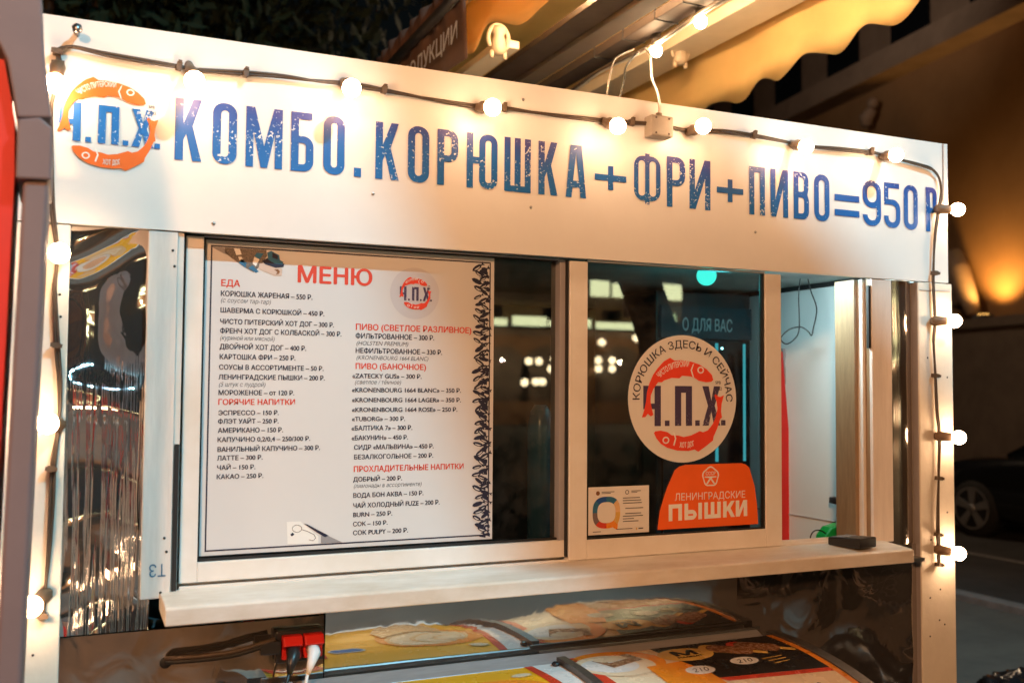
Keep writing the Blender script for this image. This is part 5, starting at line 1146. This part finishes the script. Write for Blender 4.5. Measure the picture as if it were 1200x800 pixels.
# dark saloon car parked across the road
def car(name, label, x, y, rz):
    T = thing(name, label, 'car', (x, y, 0))
    L, Wd = 4.6, 1.78
    def loft(secs, m, nm):
        mb = MB(); v = []; n = len(secs[0])
        for s in secs: v += s
        f = [(i*n+k, i*n+(k+1) % n, (i+1)*n+(k+1) % n, (i+1)*n+k) for i in range(len(secs)-1) for k in range(n)]+[tuple(range(n))[::-1], tuple(range((len(secs)-1)*n, len(secs)*n))]
        mb.add(v, f, m, True); o = mb.build(nm); o.parent = T; return o
    def sec(u, hw, z0, z1, sh=.06): return [(u, -hw+.05, z0), (u, -hw, z0+.15), (u, -hw, z1-sh*2), (u, -hw+.05, z1-.02), (u, -hw*.5, z1+.02), (u, hw*.5, z1+.02), (u, hw-.05, z1-.02), (u, hw, z1-sh*2), (u, hw, z0+.15), (u, hw-.05, z0)]
    loft([sec(-2.3,.70,.35,.62), sec(-2.2,.82,.24,.72), sec(-1.7,.88,.2,.86), sec(-.9,.89,.2,.93), sec(.4,.89,.2,.95), sec(1.5,.88,.2,.98), sec(2.1,.84,.25,.96), sec(2.28,.72,.36,.86)], 'carp', 'body')
    def cab(u, hw, z): return [(u, -hw, z), (u, -hw*.55, z+.03), (u, hw*.55, z+.03), (u, hw, z)]
    sections = [(-1.05,.74,.93),(-.55,.66,1.20),(-.15,.60,1.40),(.45,.59,1.44),(1.0,.60,1.38),(1.5,.66,1.16),(1.85,.72,.97)]
    mb = MB(); v = []
    for u, hw, z in sections: v += [(u, -.78, .92), (u, -hw, z), (u, -hw*.5, z+.03), (u, hw*.5, z+.03), (u, hw, z), (u, .78, .92)]
    mb.add(v, [(i*6+k, i*6+k+1, (i+1)*6+k+1, (i+1)*6+k) for i in range(6) for k in range(5)], 'carg', True); o = mb.build('cabin_glass'); o.parent = T
    mb = MB()
    for sy in (-1, 1):
        pts = [(u, sy*(hw+.012), z+.004) for u, hw, z in sections]; mb.tube(pts, .03, 'carp', 6)
        mb.tube([(.35, sy*.6, 1.42), (.42, sy*.80, .95)], .035, 'carp', 6)
    v = []
    for u, hw, z in sections[2:5]: v += [(u, -hw, z+.012), (u, -hw*.5, z+.045), (u, hw*.5, z+.045), (u, hw, z+.012)]
    mb.add(v, [(i*4+k, i*4+k+1, (i+1)*4+k+1, (i+1)*4+k) for i in range(2) for k in range(3)], 'carp', True); o = mb.build('roof'); o.parent = T
    for ux in (-1.42, 1.38):
        for sy in (-1, 1):
            mb = MB(); mb.tube([(ux, sy*.70, .32), (ux, sy*.73, .32), (ux, sy*.87, .32), (ux, sy*.90, .32)], [.30,.325,.325,.30], 'tyre', 24); w = mb.build('wheel'); w.parent = T
            mb = MB(); mb.tube([(ux, sy*.895, .32), (ux, sy*.905, .32)], [.235,.22], 'black', 24)
            for k in range(5):
                a = 2*pi*k/5+.3; c, s = cos(a), sin(a)
                mb.prism([(ux+c*.03-s*.028, sy*.906, .32+s*.03+c*.028), (ux+c*.215-s*.05, sy*.906, .32+s*.215+c*.05), (ux+c*.215+s*.05, sy*.906, .32+s*.215-c*.05), (ux+c*.03+s*.028, sy*.906, .32+s*.03-c*.028)], (0, sy*.012, 0), 'rim')
            mb.tube([(ux, sy*.905, .32), (ux, sy*.925, .32)], [.05,.04], 'rim', 12)
            vs = []; n = 28
            for r in (.215, .24):
                for k in range(n): vs.append((ux+r*cos(2*pi*k/n), sy*.918, .32+r*sin(2*pi*k/n)))
            mb.add(vs, [(k, (k+1) % n, n+(k+1) % n, n+k) for k in range(n)], 'rim'); o = mb.build('rim'); o.parent = w
    for sy in (-1, 1):
        mb = MB(); mb.sphere((-2.16, sy*.66, .66), .13, 'whitep', 10, 8, (.5, 1, .5)); o = mb.build('headlight'); o.parent = T
        mb = MB(); mb.box((2.18, sy*.62-.14, .72), (2.27, sy*.62+.14, .84), 'red'); o = mb.build('tail_light'); o.parent = T
        mb = MB(); mb.sphere((-.55, sy*.95, .99), .09, 'carp', 10, 8, (.8, 1, .7)); o = mb.build('mirror'); o.parent = T
        mb = MB(); mb.box((.1, sy*.895-.008, .80), (.28, sy*.895+.008, .83), 'rim'); o = mb.build('door_handle'); o.parent = T
    T.rotation_euler = (0, 0, rz); return T
wq = PZ(1140, 628, 0)
car('parked_car', 'black saloon car parked across the dark road by the stone wall', wq.x+.9, wq.y-1.42, radians(-90))

# ================================================================== TREES, SKY SIDE
def tree(name, label, base, top, r0, crown_c, crown_r, n, seed, leaf=.10, stems=None):
    T = thing(name, label, 'tree', base); rn = random.Random(seed); b = Vector(base); t = Vector(top)
    mb = MB(); mid = b.lerp(t, .5)+Vector((.1*0, 0, 0)); mb.tube([b, b.lerp(t,.12), mid, t], [r0*1.3, r0, r0*.9, r0*.55], 'bark', 12)
    c = Vector(crown_c)
    for i in range(7):
        d = Vector((rn.uniform(-1,1), rn.uniform(-1,1), rn.uniform(-.1,1))).normalized(); e = c+Vector((d.x*crown_r[0], d.y*crown_r[1], d.z*crown_r[2]))*.75
        mb.tube([t-(t-b).normalized()*.2, t.lerp(e,.5)+Vector((0,0,.15)), e], [r0*.45, r0*.25, r0*.08], 'bark', 7)
    if stems:
        mb.tube([Vector(p) for p in stems], [.10, .14, .15, .2], 'bark', 12)
    mb.build('trunk', T)
    cl = [(Vector((rn.gauss(0,.5), rn.gauss(0,.5), rn.gauss(0,.45)))) for _ in range(int(n/60))]
    v, f = [], []
    for i in range(n):
        q = rn.choice(cl)+Vector((rn.gauss(0,.14), rn.gauss(0,.14), rn.gauss(0,.11)))
        if q.length > 1.15: continue
        p = c+Vector((q.x*crown_r[0], q.y*crown_r[1], q.z*crown_r[2])); u = Vector((rn.gauss(0,1), rn.gauss(0,1), rn.gauss(0,1))).normalized(); w = u.orthogonal().normalized()
        s = leaf*rn.uniform(.6,1.3); k = len(v); v += [p-u*s, p+w*s*.45, p+u*s, p-w*s*.45]; f.append((k, k+1, k+2, k+3))
    mb = MB(); mb.add(v, f, 'leaf'); mb.build('crown', T); return T
tree('tree', 'dark leafy tree standing behind the kiosk against the black sky', (-.6, 8.0, 0), (-.3, 8.0, 3.6), .2, (.35, 8.0, 5.6), (3.2, 2.2, 2.0), 9000, 5)
# unseen tree added behind the camera, trunk and stem shaped to shade the sign
tree('tree', 'leaning tree added unseen before the kiosk to shade its sign', (5.0, -4.0, 0), (1.75, -4.0, 8.0), .165, (1.7, -4.0, 10.2), (1.6, 1.6, 1.2), 2500, 9, stems=[(2.62,-4,5.96),(2.90,-4,5.65),(4.2,-4,3.6),(5.7,-4,0)])

# ================================================================== ACROSS THE SQUARE (seen in the glass) AND LAMPS, SOME ADDED UNSEEN
T = thing('street_lamp', 'tall grey street lamp with cool white head on the pavement facing the kiosk', 'street lamp', (3.2, -6.6, 0))
mb = MB(); mb.tube([(3.2,-6.6,0),(3.2,-6.6,.4),(3.2,-6.6,.42),(3.2,-6.6,7.6)], [.10,.10,.065,.045], 'lampmetal', 12); mb.tube([(3.2,-6.6,7.58),(3.2,-6.3,7.75),(3.2,-5.8,7.78)], .035, 'lampmetal', 10); mb.build('pole', T)
mb = MB(); mb.box((3.08,-6.1,7.72),(3.32,-5.6,7.80),'lampmetal'); mb.build('head', T, bevel=.02); mb = MB(); mb.box((3.11,-6.05,7.705),(3.29,-5.65,7.719),'lamplens'); mb.build('lens', T)
spot('street_light', (3.2,-5.85,7.66), (1.3,0,1.8), 1750, 75, (.33,.80,1), T, .6, .05)
T = thing('street_lamp', 'unseen street lamp added to brighten the dark road near the parked car', 'street lamp', (7.4, 9.5, 0))  # added out of sight to light the road, its floodlight to light the attic
mb = MB(); mb.tube([(7.4,9.5,0),(7.4,9.5,.4),(7.4,9.5,.42),(7.4,9.5,8)], [.10,.10,.065,.045], 'lampmetal', 12); mb.build('pole', T)
mb = MB(); mb.box((7.3,8.9,8.0),(7.5,9.6,8.1),'lampmetal'); mb.build('head', T, bevel=.02); mb = MB(); mb.box((7.33,8.95,7.985),(7.47,9.3,7.999),'lamplens'); mb.build('lens', T)
spot('street_light', (7.4,9.1,7.95), (8.6,6.5,0), 330, 150, (1,.72,.46), T, .5, .1); mb = MB(); mb.box((7.46,9.4,7.6),(7.7,9.6,7.8),'lampmetal'); mb.build('floodlight', T); spot('attic_fill_beam', (7.75,9.5,7.72), W_(13, 10.5), 260, 70, (1,.80,.62), T, .9, .1)
T = thing('fill_lamp', 'warm globe added unseen on a post before the kiosk as fill light', 'fill_lamp', (-2.2, -5.2, 0))  # glowing globe added out of sight as a warm fill
mb = MB(); mb.tube([(-2.2,-5.2,0),(-2.2,-5.2,.3),(-2.2,-5.2,.32),(-2.2,-5.2,3.3)], [.11,.11,.06,.045], 'lampmetal', 12); mb.build('post', T)
mb = MB(); mb.sphere((-2.2,-5.2,3.5), .22, 'fill_lamp', 20, 12); mb.build('globe', T)
T = thing('far_building', 'long ochre arcade building with brightly lit cornices across the square', 'building', (26, -40, 0))
YB = -40.
zb1 = RP(690,386,YB).z; zb2 = RP(690,350,YB).z
mb = MB(); mb.box((4,-46,0),(60,YB,zb1-.4),'brick'); mb.box((4,-46,zb1+.2),(60,YB-.5,zb2-.3),'brick'); mb.build('wall', T)
mb = MB(); mb.box((4,YB-.8,zb1-.39),(60,YB+.5,zb1-.1),'cornice'); mb.box((4,YB-.9,zb2-.29),(60,YB+.3,zb2+.1),'cornice'); mb.build('cornice', T)
mb = MB(); rn = random.Random(8)
xa_ = RP(540,386,YB).x
x = 4.
while x < 59:
    L = rn.uniform(.5,2.6); mb.box((x,YB+.51,zb1-.05+rn.uniform(0,.12)),(x+L,YB+.6,zb1+.30+rn.uniform(0,.2)),'bandlit'); x += L+rn.uniform(.06,.3)
x = RP(668,350,YB).x
while x < RP(835,350,YB).x:
    L = rn.uniform(.4,1.6); mb.box((x,YB+.31,zb2+.1),(x+L,YB+.4,zb2+.5+rn.uniform(0,.5)),'bandlit'); x += L+rn.uniform(.1,.5)
mb.build('light_band', T)
for px in (725, 770, 640, 590):
    q = RP(px, 440, YB); w_ = 1.3; h0 = RP(px, 470, YB).z; h1 = RP(px, 405, YB).z
    mb = MB(); pts = [(q.x-w_, h0), (q.x+w_, h0), (q.x+w_, h1-w_)]+[(q.x+w_*cos(a), h1-w_+w_*sin(a)) for a in [pi*k/10 for k in range(1,10)]]+[(q.x-w_, h1-w_)]
    mb.prism([(x, YB+.02, z) for x, z in pts], (0,-.019,0), 'stone'); aw = mb.build('arched_window', T)
first = None
for px, py in ((701,422),(717,422),(701,432),(717,432),(620,423),(632,423),(650,420),(660,420),(646,432),(653,428),(615,448),(628,447),(636,447),(705,401),(760,420),(745,396),(765,412),(780,405)):
    q = RP(px, py, YB+1.2)
    if first is None:
        mb = MB(); mb.sphere((0,0,0), .17, 'warmlit', 12, 8); o = first = mb.build('wall_lamp')
    else: o = first.copy(); COL.objects.link(o)
    o.location = q; o.parent = T; o.matrix_parent_inverse = Matrix.Translation(-T.location)
for x in (6, 12, 18, 24, 30, 38):
    l = bpy.data.lights.new('facade_wash', 'POINT'); l.energy = 230; l.color = (1, .72, .42); l.shadow_soft_size = .03
    o = bpy.data.objects.new('facade_wash', l); COL.objects.link(o); o.location = (x, YB+1.6, zb1-1.6); o.parent = T; o.matrix_parent_inverse = Matrix.Translation(-T.location)
for i in range(16):
    x = 5+i*3.2; mb = MB(); mb.box((x, YB-.49, zb1+.5), (x+1.1, YB-.46, zb2-.5), 'winlit' if i % 5 == 2 else 'darkglass'); mb.build('window', T)
# road sign with plate
yS_ = -8.5; q = RP(751,322,yS_); pl = RP(753,357,yS_)
T = thing('road_sign', 'round red and blue no stopping sign above a white tow plate on a post', 'road sign', (q.x, yS_, 0))
mb = MB(); mb.tube([(q.x,yS_-.03,0),(q.x,yS_-.03,q.z+.25)], .03, 'lampmetal', 10); mb.build('post', T)
mb = MB(); mb.tube([(q.x,yS_-.004,q.z),(q.x,yS_+.004,q.z)], .24, 'signred', 32); mb.build('rim_disc', T)
mb = MB(); mb.tube([(q.x,yS_+.005,q.z),(q.x,yS_+.007,q.z)], .18, 'signblue', 32); mb.build('centre_disc', T)
mb = MB()
for a in (pi/4, -pi/4):
    mb.prism([(q.x+cos(a)*.18*u-sin(a)*.022*v, yS_+.0075, q.z+sin(a)*.18*u+cos(a)*.022*v) for u, v in ((-1,-1),(1,-1),(1,1),(-1,1))], (0,.002 if a > 0 else .0035,0), 'signred')
mb.build('cross_bar', T)
mb = MB(); mb.box((pl.x-.30,yS_-.004,pl.z-.17),(pl.x+.30,yS_+.004,pl.z+.17),'signwhite'); pm = mb.build('plate', T)
mb = MB(); f_ = lambda pts: mb.prism([(pl.x+x, yS_+.005, pl.z+z) for x, z in pts], (0,.002,0), 'black')
f_([(-.24,-.08),(.02,-.08),(.02,-.03),(-.08,-.02),(-.12,.03),(-.19,.03),(-.24,-.03)]); f_([(.06,-.02),(.20,.03),(.22,.08),(.12,.10),(.04,.04)]); f_([(-.02,.0),(.02,.0),(.10,.11),(.07,.12)])
for x, z in ((-.18,-.09),(-.04,-.09),(.14,-.02)): mb.tube([(pl.x+x,yS_+.0075,pl.z+z),(pl.x+x,yS_+.009,pl.z+z)], .033, 'black', 14)
mb.build('tow_symbol', pm)

blob('black_bundle', (PZ(1185,800,.22).x+.05, PZ(1185,800,.22).y), (.22, .20, .15), 'glossy black bundle lying on the pavement right of the kiosk post', 'bag', 'bag', 8)
